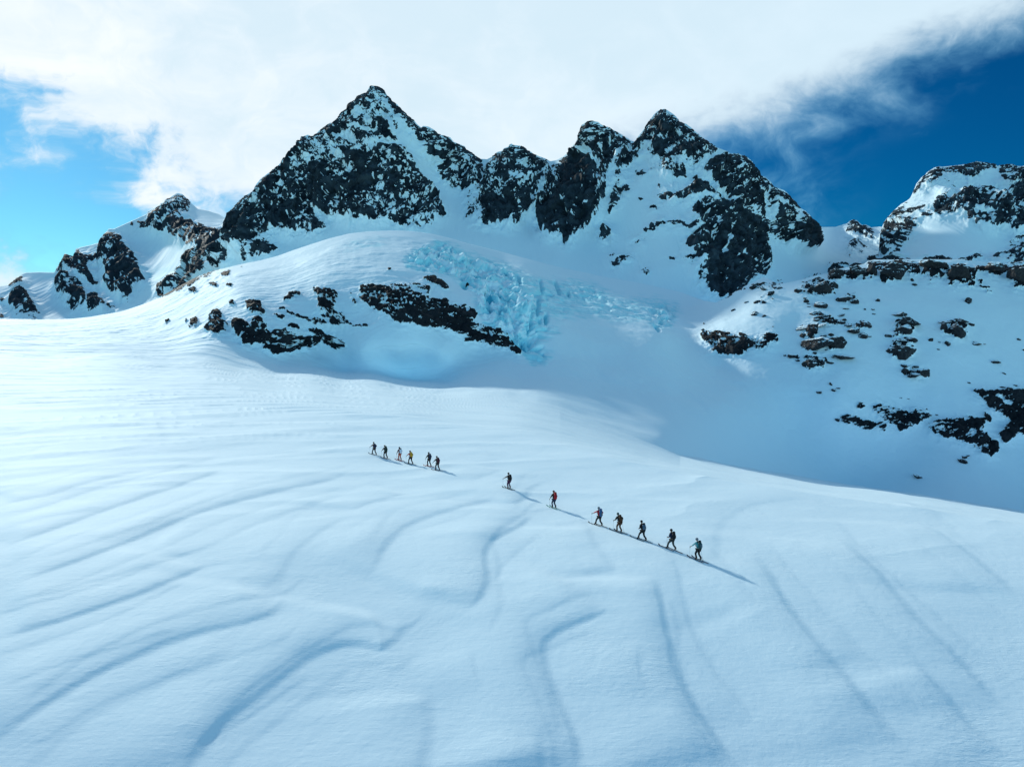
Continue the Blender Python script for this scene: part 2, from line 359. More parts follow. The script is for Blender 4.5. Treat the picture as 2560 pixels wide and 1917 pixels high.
# --- central and twin peaks
for pts, v in [
    ([(0,190),(75,235),(130,255),(215,320),(240,370),(235,430),(200,490),(140,510),(90,490),(50,460),(10,430),(0,380)], .72),
    ([(300,305),(345,280),(395,240),(455,258),(510,295),(590,330),(600,360),(560,400),(550,470),(540,560),(510,610),(450,650),(430,700),(400,725),(380,700),(330,710),(290,705),(250,725),(225,690),(230,640),(215,570),(215,520),(250,470),(240,420),(265,360)], .86),
    ([(250,560),(480,540),(500,610),(430,640),(420,690),(290,700),(240,660)], 1.25),
    ([(150,530),(215,500),(220,600),(240,720),(200,700),(130,660)], .48),
    ([(560,390),(690,330),(680,480),(600,480),(550,500)], .58),
    ([(785,130),(840,110),(890,135),(1000,195),(1065,235),(1040,280),(1000,320),(960,380),(920,440),(935,500),(925,560),(880,610),(860,670),(800,720),(750,770),(690,822),(675,820),(670,770),(610,782),(570,750),(540,700),(520,640),(530,580),(560,520),(600,470),(660,440),(670,380),(680,340),(720,285),(760,225)], .92),
    ([(690,340),(830,320),(860,420),(850,620),(800,700),(690,815),(675,760),(610,775),(545,700),(530,620),(640,560),(670,480)], 1.6),
    ([(1235,45),(1325,120),(1450,205),(1540,265),(1510,330),(1410,385),(1330,350),(1230,350),(1150,320),(1080,340),(1040,380),(1000,420),(980,400),(1000,340),(1060,260),(1110,190),(1170,95)], .92),
    ([(1210,380),(1270,370),(1310,368),(1365,395),(1365,425),(1372,458),(1300,440),(1230,415)], .85),
    ([(1380,425),(1420,425),(1455,472),(1420,465)], .9), ([(1070,400),(1160,400),(1190,380),(1200,410),(1140,432),(1080,420)], .85),
    ([(980,420),(1010,400),(1000,470),(1060,480),(1075,500),(1000,515),(990,570),(960,610),(930,640),(940,560),(960,500)], .9),
    ([(875,790),(890,700),(920,680),(930,720),(965,730),(960,760),(900,795)], .95),
    ([(1190,540),(1240,525),(1300,518),(1370,525),(1390,495),(1440,486),(1500,498),(1540,540),(1570,570),(1540,580),(1500,560),(1450,560),(1380,575),(1330,560),(1260,562)], 1.05),
    ([(1190,708),(1240,685),(1290,678),(1340,692),(1370,712),(1420,702),(1435,727),(1370,732),(1320,707),(1260,702),(1200,722)], 1.1),
    ([(1125,715),(1190,700),(1195,740),(1140,735)], .85), ([(1040,768),(1100,788),(1150,750),(1160,762),(1100,817),(1050,792)], .7),
    ([(1150,600),(1195,585),(1200,612),(1170,616)], .95), ([(1095,543),(1130,543),(1128,556),(1100,556)], .95), ([(1195,475),(1212,475),(1222,500),(1200,498)], .9),
    ([(918,862),(975,862),(960,878),(925,876)], .9), ([(930,910),(1000,880),(1080,880),(1070,900),(1000,930),(980,950),(940,920)], .66),
    ([(1100,920),(1140,930),(1180,970),(1140,990),(1110,950)], .5), ([(1260,878),(1310,880),(1300,920),(1262,900)], .62), ([(1180,882),(1212,882),(1210,892),(1182,892)], .8),
    ([(1330,890),(1390,900),(1400,940),(1350,920)], .6), ([(1180,640),(1230,650),(1220,665),(1185,655)], .5),
    ([(1450,400),(1500,360),(1560,330),(1600,295),(1700,318),(1765,390),(1800,435),(1790,500),(1780,560),(1790,620),(1760,640),(1755,700),(1750,780),(1790,820),(1815,870),(1810,960),(1780,990),(1720,1010),(1650,1060),(1600,1090),(1560,1120),(1520,1110),(1470,1070),(1420,1020),(1400,960),(1410,930),(1380,870),(1350,820),(1370,770),(1420,740),(1440,720),(1420,680),(1390,640),(1400,600),(1450,570),(1500,590),(1590,580),(1560,530),(1500,470)], .95),
    ([(1440,900),(1560,700),(1640,640),(1740,700),(1745,800),(1600,1080),(1540,1100),(1470,1040)], 1.28),
    ([(1800,430),(1850,488),(1930,530),(1990,595),(2060,660),(2072,700),(2066,818),(1970,838),(1900,800),(1840,790),(1780,770),(1760,680),(1800,620)], .84),
    ([(1930,710),(2000,670),(2068,690),(2066,820),(1980,830),(1930,800)], 1.45),
]: RK.poly(zC(pts), v)
RK.line(zC([(1020,300),(965,390),(942,480),(930,560),(895,640),(820,725),(770,790)]), [4, 8, 9, 9, 14, 18, 20], 0)
RK.line(zC([(1390,400),(1450,375),(1510,335),(1580,292)]), [8, 10, 9, 5], 0); RK.line(zC([(1440,430),(1500,490),(1570,555),(1620,600)]), [8, 7, 6, 3], 0)
RK.line(zC([(1605,690),(1575,760),(1545,890)]), [2, 7, 5], 0); RK.line(zC([(900,380),(865,480),(855,580)]), [3, 5, 4], .35)
for x, y, rx, ry, r in [(1150,292,60,16,-38),(1200,230,30,8,30),(1180,180,30,6,10),(800,598,24,10,5),(1810,640,50,26,-60),(1870,580,50,12,30),(1960,640,60,10,-40),(1255,240,20,8,0),(420,455,34,14,15),(500,560,18,24,0),
                        (1320,210,24,6,20),(820,290,40,14,10),(1500,520,40,8,40),(1640,880,10,30,10),(60,400,30,16,20),(140,340,30,14,0)]:
    RK.ell(*zC([(x, y)])[0], rx/2.212, ry/2.212, 0.08, r, 'set')
# --- right mountain
for pts, v in [
    ([(600,668),(650,622),(700,640),(740,662),(770,656),(850,700),(862,760),(830,830),(800,790),(760,800),(720,760),(640,770),(590,740)], .88),
    ([(630,800),(690,810),(760,830),(800,880),(810,895),(740,880),(700,850),(665,970),(600,940),(600,900)], .62), ([(700,900),(740,900),(785,950),(770,960),(700,940)], .55), ([(420,1020),(480,1000),(470,1020),(410,1050)], .7),
    ([(940,650),(1020,545),(1100,472),(1180,435),(1150,490),(1120,560),(1150,580),(1180,530),(1280,500),(1380,500),(1300,590),(1200,590),(1150,640),(1300,650),(1250,720),(1190,800),(1120,870),(1080,960),(1040,960),(1050,880),(1000,920),(930,940),(900,890),(910,800),(920,720)], .88),
    ([(1180,420),(1215,345),(1240,285),(1320,205),(1370,160),(1440,132),(1500,146),(1480,220),(1450,260),(1380,320),(1320,290),(1290,370),(1230,390)], .95),
    ([(1500,155),(1640,122),(1790,86),(1960,110),(1965,155),(1850,180),(1800,230),(1700,260),(1640,230),(1560,210),(1500,200)], .93),
    ([(1980,125),(2060,110),(2140,125),(2500,130),(2500,740),(2212,700),(2080,735),(2060,690),(1980,700),(1890,710),(1800,680),(1700,640),(1680,600),(1610,590),(1520,580),(1400,620),(1300,640),(1290,600),(1400,560),(1420,440),(1590,440),(1640,360),(1850,340),(1990,350),(2050,470),(2050,400),(1990,300),(1965,240),(1975,200)], .9),
    ([(1600,450),(1700,440),(2000,440),(2212,400),(2400,400),(2400,700),(2070,690),(1900,700),(1700,630),(1620,560)], .93),
    ([(2400,780),(2100,800),(2050,860),(2100,900),(1950,940),(1860,1000),(2000,1040),(2400,1010)], .7), ([(1655,960),(1800,938),(1845,975),(1700,985)], .95), ([(1260,955),(1430,962),(1430,972),(1260,970)], .8),
    ([(1470,270),(1610,290),(1600,360),(1500,440),(1460,400)], .45), ([(1820,268),(1895,262),(1850,282)], .8),
]: RK.poly(zD(pts), v)
RK.ell(*zD([(1860,255)])[0], 28, 13, 0, 12, 'set'); RK.ell(*zD([(1870,418)])[0], 36, 5, .1, 3, 'set'); RK.ell(*zD([(1340,390)])[0], 22, 9, .0, -45, 'set'); RK.ell(*zD([(2100,230)])[0], 20, 5, .1, 3, 'set')
RK.ell(*zD([(1830,590)])[0], 30, 4, .1, 3, 'set'); RK.line(zD([(1972,120),(1975,300),(2040,450)]), [2, 6, 5], 0)
# --- right slope bands and foot rocks
for pts, v in [
    ([(950,160),(1050,150),(1090,150),(1180,150),(1180,200),(1130,210),(1060,200),(990,220),(950,200)], .92),
    ([(1200,92),(1260,80),(1330,98),(1400,84),(1440,92),(1430,190),(1380,220),(1310,230),(1280,200),(1215,215),(1210,160)], .95),
    ([(1440,88),(1510,90),(1500,150),(1440,160)], .74),
    ([(1530,92),(1600,87),(1700,92),(1800,104),(1890,150),(1890,260),(1830,260),(1710,250),(1720,200),(1650,210),(1600,250),(1600,190),(1540,190),(1560,150)], .9),
    ([(1960,130),(2040,130),(2060,150),(2040,190),(1980,180)], .95), ([(2110,125),(2400,110),(2400,275),(2140,270),(2105,200)], 1.0),
    ([(1890,245),(2020,255),(1990,270),(1900,262)], .9), ([(1960,280),(2020,280),(2010,310),(1965,305)], .9), ([(1900,210),(1950,205),(1930,235)], .9),
    ([(1865,930),(2000,930),(2160,925),(2400,890),(2400,1190),(2150,1220),(2080,1262),(2030,1205),(2100,1150),(2130,1120),(2060,1090),(1980,1040),(1960,1000),(1900,960)], 1.15),
    ([(1590,1170),(1700,1125),(1780,1115),(1840,1130),(1835,1240),(1780,1250),(1700,1220),(1620,1200)], 1.15),
    ([(1850,1110),(1915,1110),(1920,1180),(1880,1200),(1850,1180)], 1.1),
    ([(1838,1240),(1930,1190),(2000,1250),(2042,1290),(2030,1330),(1990,1367),(1930,1330),(1880,1290),(1840,1270)], 1.15),
    ([(1230,1018),(1290,1030),(1360,1070),(1430,1080),(1440,1050),(1500,1040),(1560,1048),(1572,1090),(1550,1130),(1450,1140),(1410,1182),(1380,1160),(1320,1110),(1350,1090),(1250,1050)], 1.1),
    ([(1040,1078),(1120,1108),(1200,1130),(1290,1138),(1302,1165),(1280,1187),(1180,1157),(1110,1122)], 1.05), ([(1110,1015),(1150,993),(1192,1010),(1160,1037)], 1.05),
    ([(120,550),(180,535),(160,560),(250,545),(330,560),(320,590),(370,590),(390,570),(440,570),(450,600),(500,635),(450,640),(400,697),(300,690),(200,680),(130,600)], .95),
    ([(530,600),(570,570),(630,580),(600,600),(560,645)], .85), ([(2120,560),(2160,560)], 0),
    ([(1930,1060),(1990,1090),(2000,1130),(1950,1130)], .85), ([(1365,955),(1430,965),(1425,970),(1370,962)], 1.0),
]:
    if len(pts) > 2: RK.poly(zG(pts), v)
RK.ell(*zG([(1265,188)])[0], 8, 7, 0, 0, 'set'); RK.line(zG([(2010,965),(2070,990),(2120,1015)]), [5, 9, 5], .0); RK.ell(*zG([(1720,150)])[0], 8, 3, .1, 0, 'set')
for pts, v in [   # ledges that tie the boulders of the right slope together
    ([(960,150),(1190,140),(1220,175),(1180,215),(1060,190),(960,215)], .8), ([(1290,60),(1440,72),(1520,95),(1540,170),(1440,190),(1440,110)], .8), ([(1880,105),(1960,120),(1975,165),(1890,170)], .8), ([(2040,110),(2120,115),(2120,180),(2060,190)], .85),
    ([(745,515),(820,500),(870,505),(890,560),(860,600),(950,590),(1050,590),(1070,640),(960,660),(900,640),(840,690),(780,640),(840,610),(800,560)], .66), ([(840,420),(950,440),(1010,470),(1100,500),(1090,520),(990,500),(880,480)], .6), ([(1090,490),(1190,480),(1220,520),(1160,560),(1110,560)], .64),
    ([(1370,470),(1530,480),(1500,560),(1400,580),(1340,600),(1380,540)], .7), ([(1360,600),(1500,590),(1510,650),(1480,720),(1360,720),(1330,660)], .66), ([(1660,470),(1840,470),(1850,560),(1760,600),(1680,550)], .62), ([(1430,760),(1590,790),(1590,840),(1450,845)], .66),
    ([(790,690),(880,700),(960,730),(900,780),(830,800),(790,750)], .68), ([(660,680),(780,710),(770,740),(690,720)], .66), ([(780,200),(900,190),(1010,250),(990,300),(900,330),(760,310)], .55), ([(450,235),(640,200),(660,260),(560,290),(460,270)], .5), ([(500,320),(620,280),(610,330),(500,370)], .5),
    ([(990,310),(1130,300),(1150,370),(1040,380)], .58), ([(520,560),(640,560),(620,620),(560,650)], .7), ([(400,560),(540,600),(560,650),(480,680),(400,640)], .6), ([(1000,1060),(1080,1070),(1200,1110),(1320,1140),(1310,1190),(1150,1160),(1040,1120)], .8), ([(1200,1000),(1320,1010),(1440,1060),(1600,1040),(1600,1100),(1420,1190),(1300,1120)], .72),
    ([(1570,1140),(1860,1090),(1950,1110),(1940,1200),(1850,1270),(1700,1240)], .85),
]: RK.poly(zG(pts), v)
# --- rock bands below the ice dome
for pts, v in [
    ([(1110,385),(1180,378),(1250,385),(1300,400),(1370,400),(1400,415),(1480,450),(1560,470),(1600,490),(1680,490),(1760,530),(1730,580),(1700,590),(1790,600),(1870,615),(1930,650),(1940,690),(1990,710),(2012,755),(1970,745),(1920,715),(1850,715),(1780,690),(1700,680),(1640,690),(1700,660),(1620,640),(1530,610),(1440,600),(1380,590),(1330,585),(1270,545),(1210,520),(1150,480),(1110,450)], .98),
    ([(1450,320),(1510,320),(1560,350),(1605,382),(1560,390),(1500,360),(1470,350)], .85), ([(1250,370),(1330,360),(1450,370),(1520,390),(1470,420),(1380,395),(1300,385)], .66),
    ([(1245,285),(1280,280),(1275,295),(1250,294)], 1), ([(1290,282),(1325,288),(1310,294)], .9), ([(1555,455),(1600,455),(1590,475),(1560,470)], 1.0),
    ([(395,590),(430,560),(500,600),(560,570),(610,590),(560,620),(640,620),(760,640),(850,660),(890,680),(860,705),(760,740),(660,745),(620,762),(570,735),(540,710),(450,700),(450,670),(410,640)], 1.0),
    ([(805,600),(870,610),(940,640),(1000,670),(1042,690),(1000,717),(940,700),(880,670),(830,630)], 1.0),
    ([(845,390),(900,385),(970,410),(990,430),(960,450),(985,480),(960,500),(1020,520),(1025,555),(1070,580),(1140,575),(1210,580),(1130,592),(1000,590),(940,570),(900,545),(860,510),(880,470),(870,420)], .82),
    ([(680,440),(740,405),(782,410),(780,430),(720,450),(690,450)], .98), ([(475,450),(560,460),(560,500),(600,525),(540,540),(480,500)], .78), ([(655,488),(690,490),(690,506),(660,504)], .98),
    ([(680,515),(780,540),(900,560),(940,590),(860,590),(780,560),(700,540)], .78), ([(620,525),(690,540),(680,560),(630,550)], .7), ([(500,560),(570,560),(560,580),(510,580)], .95), ([(700,590),(760,590),(750,612),(710,610)], .95),
    ([(300,510),(360,515),(340,560),(385,590),(370,625),(330,650),(235,615),(270,590),(280,550)], .86), ([(165,590),(185,555),(215,555),(210,580),(175,600)], .98), ([(30,560),(60,552),(65,572),(40,580)], .92), ([(135,575),(155,550),(158,570)], .9), ([(375,470),(405,452),(410,470),(385,482)], .98),
    ([(455,200),(500,140),(560,120),(600,130),(660,155),(600,190),(520,225),(460,235)], .8), ([(330,290),(400,275),(390,310),(340,315)], .86), ([(275,370),(295,345),(325,355),(320,375),(290,380)], .95), ([(150,400),(230,350),(200,420)], .6), ([(345,370),(415,350),(390,378)], .7), ([(435,262),(465,258),(460,272),(440,274)], .9),
    ([(550,335),(575,328),(570,336)], .8), ([(880,328),(905,326),(900,334)], .8), ([(185,490),(215,488),(205,498)], .7), ([(285,410),(315,405),(305,414)], .6), ([(1030,720),(1060,715),(1050,725)], .7),
    ([(1030,400),(1100,400),(1110,460),(1080,500),(1050,450)], .42), ([(1710,980),(1745,978),(1740,985)], .8), ([(1800,935),(1835,932),(1830,938)], .7),
]: RK.poly(zE(pts), v)
for (x, y, rx, ry) in [(1700,350,14,9)]: RK.ell(*zE([(x, y)])[0], rx/2.2, ry/2.2, .9)
for p in [[(1170,430),(1300,440),(1420,500),(1560,540),(1720,560)],[(1160,470),(1290,500),(1400,545),(1540,575),(1700,640)],[(1260,410),(1380,440),(1500,490),(1640,515)],[(1300,540),(1450,570),(1600,615),(1800,665)],[(1560,600),(1720,620),(1880,660)],[(430,610),(560,640),(700,680),(840,690)],[(470,670),(600,690),(740,720)],[(560,610),(700,640),(840,665)],[(830,620),(920,665),(1020,690)],[(880,430),(960,470),(1000,520)],[(900,520),(1000,560),(1100,580)]]: RK.line(zE(p), 2.6, .42)
for a, b in [((1190,500),(1340,440)), ((1330,585),(1340,450)), ((1350,470),(1420,400))]: RK.line(zE([a, b]), 2.5, .4)
RKb = RK.blur(7); RKs = RK.blur(1)
# --- ice
IC = Mask()
IC.poly(zF([(30,260),(100,170),(250,130),(370,140),(430,190),(540,230),(640,255),(760,280),(870,320),(1000,380),(1100,370),(1300,410),(1450,450),(1560,500),(1750,490),(1900,530),(1960,600),(1900,700),(1780,740),(1700,690),(1500,680),(1300,650),(1150,660),(1010,690),(980,780),(1050,900),(940,990),(870,960),(850,900),(780,800),(700,740),(560,690),(540,610),(470,540),(540,480),(440,420),(340,330),(180,320),(40,290)]), .42)
IC.poly(zF([(30,260),(110,180),(250,140),(370,150),(430,200),(540,240),(640,265),(620,400),(700,470),(760,440),(880,490),(960,480),(940,560),(900,640),(950,760),(880,920),(780,800),(700,740),(580,680),(560,600),(540,520),(540,480),(440,420),(340,330),(180,320),(40,290)]), 1.0)
IC.poly(zF([(640,265),(760,290),(820,370),(840,410),(780,440),(700,420),(620,360)]), .75); IC.poly(zF([(1100,420),(1440,450),(1430,500),(1250,500),(1150,480)]), .75)
IC.poly(zF([(1700,580),(1900,590),(1880,700),(1780,720),(1750,640)]), .8); IC.poly(zF([(870,960),(1000,890),(1090,900),(940,995)]), .7); IC.poly(zF([(1000,740),(1080,720),(1160,760),(1100,770),(1020,800),(960,800)]), .75)
IC.poly(zF([(1120,290),(1250,280),(1300,300),(1180,300)]), .6); IC.poly(zF([(1200,340),(1380,340),(1370,370),(1250,360)]), .6)
IC.poly(zE([(960,160),(1000,130),(1150,100),(1250,90),(1330,110),(1200,140),(1050,165)]), .55)
IC.poly(zA([(1110,830),(1300,820),(1500,810),(1480,870),(1350,930),(1240,990),(1180,960),(1150,900)]), .5)
ICb = IC.blur(7)
CV = Mask()   # open crevasses
for pts, w in [([(968,385),(985,470)], 5), ([(1072,390),(1105,492)], 5), ([(955,510),(955,600),(945,640)], 4), ([(868,690),(900,745)], 4), ([(895,765),(912,795)], 6), ([(1010,620),(1010,690)], 8), ([(1160,475),(1170,505)], 4), ([(905,580),(905,720)], 3), ([(960,655),(970,690)], 3),
               ([(430,410),(460,440)], 14), ([(1760,700),(1790,740)], 6), ([(780,470),(830,500),(960,480),(1060,490)], 4), ([(820,370),(835,410)], 12)]:
    CV.line(zF(pts), w/2.765*1.4, 1.0, 'max')
CVb = CV.blur(1)

# ------------------------------------------------------------------ mountain faces
def interp(pts, x):
    p = sorted(pts); return np.interp(x, [q[0] for q in p], [q[1] for q in p])

def strat(P, ang, Lu, Lv, oct=4, seed=0.0, gain=.55, ridged=False):
    c, s = math.cos(math.radians(ang)), math.sin(math.radians(ang))
    u = P[..., 0]*c+P[..., 2]*s; v = -P[..., 0]*s+P[..., 2]*c
    return fbm(u/Lu+seed, v/Lv+seed*1.7, P[..., 1]/Lu*.7+seed, oct, gain, ridged)

def rock_field(P, px, py, k, dips, el=1.0):
    """signed rock value; k: metres per photo pixel at this distance; dips: [(angle, weight array)]"""
    w1 = gnoise(px/26, py/26, 3.3)*5+gnoise(px/9, py/9, 8.1)*3.0
    w2 = gnoise(px/26, py/26, 13.3)*5+gnoise(px/9, py/9, 18.1)*2.6
    R = RKs(px+w1, py+w2); Rb = RKb(px, py)
    N = 0
    for i, (ang, w) in enumerate(dips):
        if np.max(w) <= 0: continue
        n = .32*strat(P, ang, 70*k, 30*k, 3, 2.7+i*3, .6)+.44*strat(P, ang, 12*k, (4.2/el)*k, 3, 7.7+i*5, .65)+.30*strat(P, ang+52, 18*k, 5*k, 3, 4.9+i*3, .62)+.22*strat(P, 78, 26*k, 6*k, 3, 14.9+i*3, .6)
        n = n+.26*sfacet(P, ang, 30*k*el, 12*k, 1+i)+.26*sfacet(P, ang+35, 13*k*el, 6*k, 5+i)+.28*sfacet(P, ang-20, 7*k, 3.6*k, 9+i)
        cr = strat(P, ang+28/el, 24*k*el, 8*k, 2, 21.3+i, .5, True)      # thin snow-filled cracks and ledges
        N = N+w*(n-.5*el**.7*np.clip((cr-.64)*3.0, 0, 1))
    N = N/(np.std(N[R > .3])+1e-6) if (R > .3).any() else N
    amp = np.clip(R*1.6, 0, 1)
    Fv = .30*(np.interp(R, [0, .1, .3, .45, .6, .75, .88, .98, 1.1, 1.25, 1.6], [-4, -2.4, -1.25, -.4, .2, .62, .98, 1.2, 1.6, 2.1, 2.9])+N*amp)
    Fv = np.where(R < .04, -.5, Fv)
    return Fv, R, Rb

def face_layer(name, px, ytop, ybot, nrow, D, k, dips_fn, mat, amp, back=(250, 1.0), nback=8, crest_pow=1.0, flute=1.0):
    C = len(px); t = np.linspace(0, 1, nrow)[:, None]
    yt = interp(ytop, px)[None, :]; yb = interp(ybot, px)[None, :]
    PX = np.repeat(px[None, :], nrow, 0); PY = yt+(yb-yt)*t
    Dm = D(np.clip(PX, -160, 2760), PY)
    ax, az = ray(PX, PY)
    ln = np.log(Dm)[::-1]; ea = az[::-1]; mn = (ea-ea[:1])/2.6          # never steeper than about 69 degrees, never overhanging
    Dm = np.exp(np.maximum.accumulate(ln-mn, axis=0)+mn)[::-1]
    P = np.stack([ax*Dm, Dm, CAM_Z+az*Dm], -1)
    n = normals(P)
    Fv, R, Rb = rock_field(P, PX, PY, k, dips_fn(PX, PY))
    fade = .12+.88*sstep(PY-yt, 0, 45)
    big = strat(P, 70, 90*k, 70*k, 3, 1.1, .5, True)*.75+strat(P, 60, 30*k, 26*k, 3, 5.1, .5, True)*.32+strat(P, 10, 10*k, 6*k, 2, 8.1, .5, True)*.10+sfacet(P, 70, 60*k, 34*k, 3)*.22+sfacet(P, 55, 22*k, 14*k, 4)*.12
    rockd = amp*np.clip(Rb*1.3, 0, 1)*big*fade
    pro = amp*.11*sstep(Fv, -.12, .25)*(.5+.5*fade)
    snow = (1-np.clip(Rb*1.3, 0, 1))*flute*(strat(P, 90, 130*k, 12*k, 3, 2.2)*.8+strat(P, 0, 160*k, 120*k, 2, 6.2)*4)*k*fade
    P = P+n*(rockd+pro+snow)[..., None]
    ice = ICb(PX+gnoise(PX/15, PY/15, 1.5)*6, PY+gnoise(PX/15, PY/15, 4.5)*5)
    # far side of the crest
    rows = []; base = P[0]
    for i in range(nback, 0, -1):
        s = (i/nback)**1.5*back[0]
        jit = gnoise(base[:, 0]/60, np.full(C, i*.7), 5.0)*12*(i/nback)
        q = base.copy(); q[:, 1] += s; q[:, 0] += base[:, 0]/base[:, 1]*s; q[:, 2] -= s*back[1]+jit+0.3
        rows.append(q)
    Pb = np.stack(rows, 0); P = np.concatenate([Pb, P], 0)
    padr = lambda a: np.concatenate([np.repeat(a[:1], nback, 0), a], 0)
    o = grid_mesh(name, P, {'rock': padr(Fv), 'ice': padr(ice)}, mat)
    return o

# far left mountain
SKY0 = zA([(0,1000),(75,985),(100,960),(180,900),(200,890),(310,885),(430,890),(450,850),(480,810),(515,740),(550,760),(580,765),(600,700),(615,700),(640,690),(780,660),(790,620),(840,570),(860,545),(900,545),(1000,500),(1160,430),(1170,405),(1270,350),(1350,290),(1400,260),(1440,270),(1480,310),(1510,345),(1560,385),(1640,400),(1720,425),(1780,465),(1850,520),(1950,620),(2100,760)])+[(-160,730),(-80,700)]
D0 = TPS([(-160,730,1500),(-160,830,1280),(0,715,1600),(0,800,1400),(140,680,1720),(140,790,1480),(300,560,1950),(250,700,1650),(445,483,2150),(560,545,2200),(420,620,1800),(200,790,1480),(350,700,1600),(430,760,1340),(480,700,1350),(500,620,1450),(540,640,1300),(560,620,1250),(600,680,1180),(300,790,1430),(520,560,1800),(660,700,1150),(620,600,1700)], 3e-3)
m0 = mat_terrain('far rock and snow', 4.0, (0.010, 0.020, 0.030), (0.026, 0.042, 0.056))
px0 = np.concatenate([-160-np.cumsum(2*1.06**np.arange(60))[::-1], np.arange(-160, 664, 1.7)])
o = face_layer('mountain', px0, SKY0, [(-160,880),(700,880)], 250, D0, 1.1,
    lambda x, y: [(25, np.clip((x-300)/100, 0, 1)), (-35, 1-np.clip((x-300)/100, 0, 1))], m0, 26, back=(600, .9))
tag(o, kind='structure')

# main mountain with its peaks
SKY1 = [(520,790),(540,700),(548,640),(556,590)]+zB([(190,1190),(205,1150),(250,1085),(300,1030),(340,995),(420,945),(440,900),(480,850),(560,790),(600,760),(650,715),(690,660),(740,600),(790,550),(797,520),(850,500),(890,515),(950,460),(1040,405),(1060,400),(1120,325),(1160,300),(1167,260),(1190,245),(1230,230),(1240,200),(1290,180),(1320,165),(1335,130),(1350,118),(1400,120),(1430,130),(1460,155),(1480,190),(1510,220),(1517,240),(1560,260),(1600,310),(1640,350),(1690,390),(1710,415),(1745,445),(1760,430),(1800,435),(1850,460),(1875,495),(1920,505),(1975,520),(2000,555),(2050,575),(2090,590),(2100,615),(2150,645),(2200,685)]) \
 + zC([(222,327),(260,330),(300,310),(320,290),(345,285),(355,270),(380,262),(384,250),(395,243),(405,250),(440,255),(455,260),(480,280),(500,290),(520,305),(550,315),(590,330),(610,340),(640,335),(680,318),(700,300),(720,290),(735,255),(755,235),(765,205),(775,170),(785,140),(810,122),(840,117),(875,125),(890,140),(930,155),(980,180),(1020,205),(1060,230),(1080,235),(1100,200),(1120,175),(1150,130),(1170,105),(1180,85),(1200,65),(1235,52),(1250,55),(1290,80),(1310,100),(1325,125),(1360,135),(1390,155),(1420,185),(1450,210),(1490,240),(1530,265),(1560,275),(1590,285),(1600,295),(1650,300),(1700,320),(1725,340),(1740,370),(1765,395),(1770,420),(1800,430),(1830,460),(1845,490),(1870,490),(1900,500),(1930,530),(1960,560),(1985,595),(2020,615),(2045,640),(2060,665),(2070,690),(2076,702)]) \
 + zD([(330,682),(500,680),(600,655),(620,640),(650,620),(670,615),(700,625),(730,655),(745,665),(770,660),(800,670),(830,690),(850,685),(900,682),(950,690),(1000,720),(1100,800),(1200,880)])
BOT1 = [(520,800),(700,720),(900,660),(1100,660),(1250,700),(1450,760),(1700,800),(1800,800),(1900,760),(2100,740),(2300,730)]
D1 = TPS([(530,700,960),(560,556,980),(560,620,950),(600,690,900),(600,640,930),(700,660,880),(800,640,860),(800,700,830),(1000,640,820),(1000,700,790),(1200,690,790),(1200,600,900),(1000,575,880),(800,570,940),(935,217,1150),(820,300,1130),(750,350,1110),(650,480,1030),(700,550,980),(1000,350,1040),(900,450,990),(1060,520,960),(1100,450,1060),(1085,330,1120),(1200,398,1180),(1280,362,1130),(1200,500,1040),(1290,560,960),(1290,480,1010),(1400,660,830),(1380,400,1200),(1340,560,1000),(1400,600,900),(1475,305,1100),(1440,500,960),(1430,600,920),(1500,580,950),(1530,480,985),(1580,360,1090),(1600,300,1110),(1660,275,1110),(1600,500,930),(1550,600,900),(1600,700,790),(1500,760,740),(1700,600,820),(1650,400,1000),(1750,740,730),(1700,800,690),(1770,600,840),(1800,500,900),(1850,620,850),(1800,700,780),(1850,400,990),(1900,500,950),(1980,520,980),(2025,560,990),(2025,620,980),(1950,600,960),(1890,620,900),(1900,740,820),(2050,640,1090),
   (2065,568,1250),(2130,552,1200),(2150,600,1100),(2100,640,1020),(2000,690,900),(1950,680,860),(2200,600,1080),(2200,568,1200),(2230,700,880),(2290,640,950),(2100,740,820)], 4e-3)
m1 = mat_terrain('dark rock and snow', 2.2, (0.006, 0.013, 0.020), (0.034, 0.056, 0.074))
px1 = np.arange(520, 2270, 1.6)
def dips1(x, y):
    a = sstep(x, 1180, 1240); b = sstep(x, 1540, 1600)
    tower = sstep(x, 1340, 1380)*(1-sstep(x, 1500, 1540))*sstep(y, 330, 420)
    w0 = (1-a); w1 = a*(1-b)*(1-tower); w2 = a*(1-b)*tower; w3 = b
    return [(8, w0*.6), (-38, w0*.4), (14, w1), (82, w2), (-16, w3*.55), (33, w3*.45)]
o = face_layer('mountain', px1, SKY1, BOT1, 400, D1, .56, dips1, m1, 17, back=(320, 1.15))
tag(o, kind='structure')

# right mountain
SKY2 = [(2190,760),(2200,600)]+zD([(905,700),(925,680),(940,655),(960,620),(985,590),(1020,550),(1060,510),(1100,475),(1150,445),(1180,420),(1200,380),(1215,350),(1240,290),(1280,240),(1320,210),(1330,190),(1370,165),(1400,145),(1440,138),(1490,140),(1560,130),(1640,122),(1700,115),(1750,100),(1790,92),(1850,100),(1900,105),(1950,115),(1970,135),(1980,128),(2010,125),(2060,115),(2110,115),(2140,130),(2212,135)])+[(2650,400),(2760,380)]
D2 = TPS([(2190,760,760),(2200,620,900),(2215,560,960),(2250,640,840),(2230,720,740),(2300,500,940),(2330,410,1000),(2440,405,1010),(2560,410,1030),(2400,470,930),(2400,540,855),(2350,600,805),(2480,600,800),(2300,650,765),(2560,550,860),(2400,700,690),(2560,640,780),(2560,720,690),(2760,400,1060),(2760,650,800)], 3e-3)
px2 = np.concatenate([np.arange(2188, 2760, 1.7), 2760+np.cumsum(2*1.06**np.arange(60))])
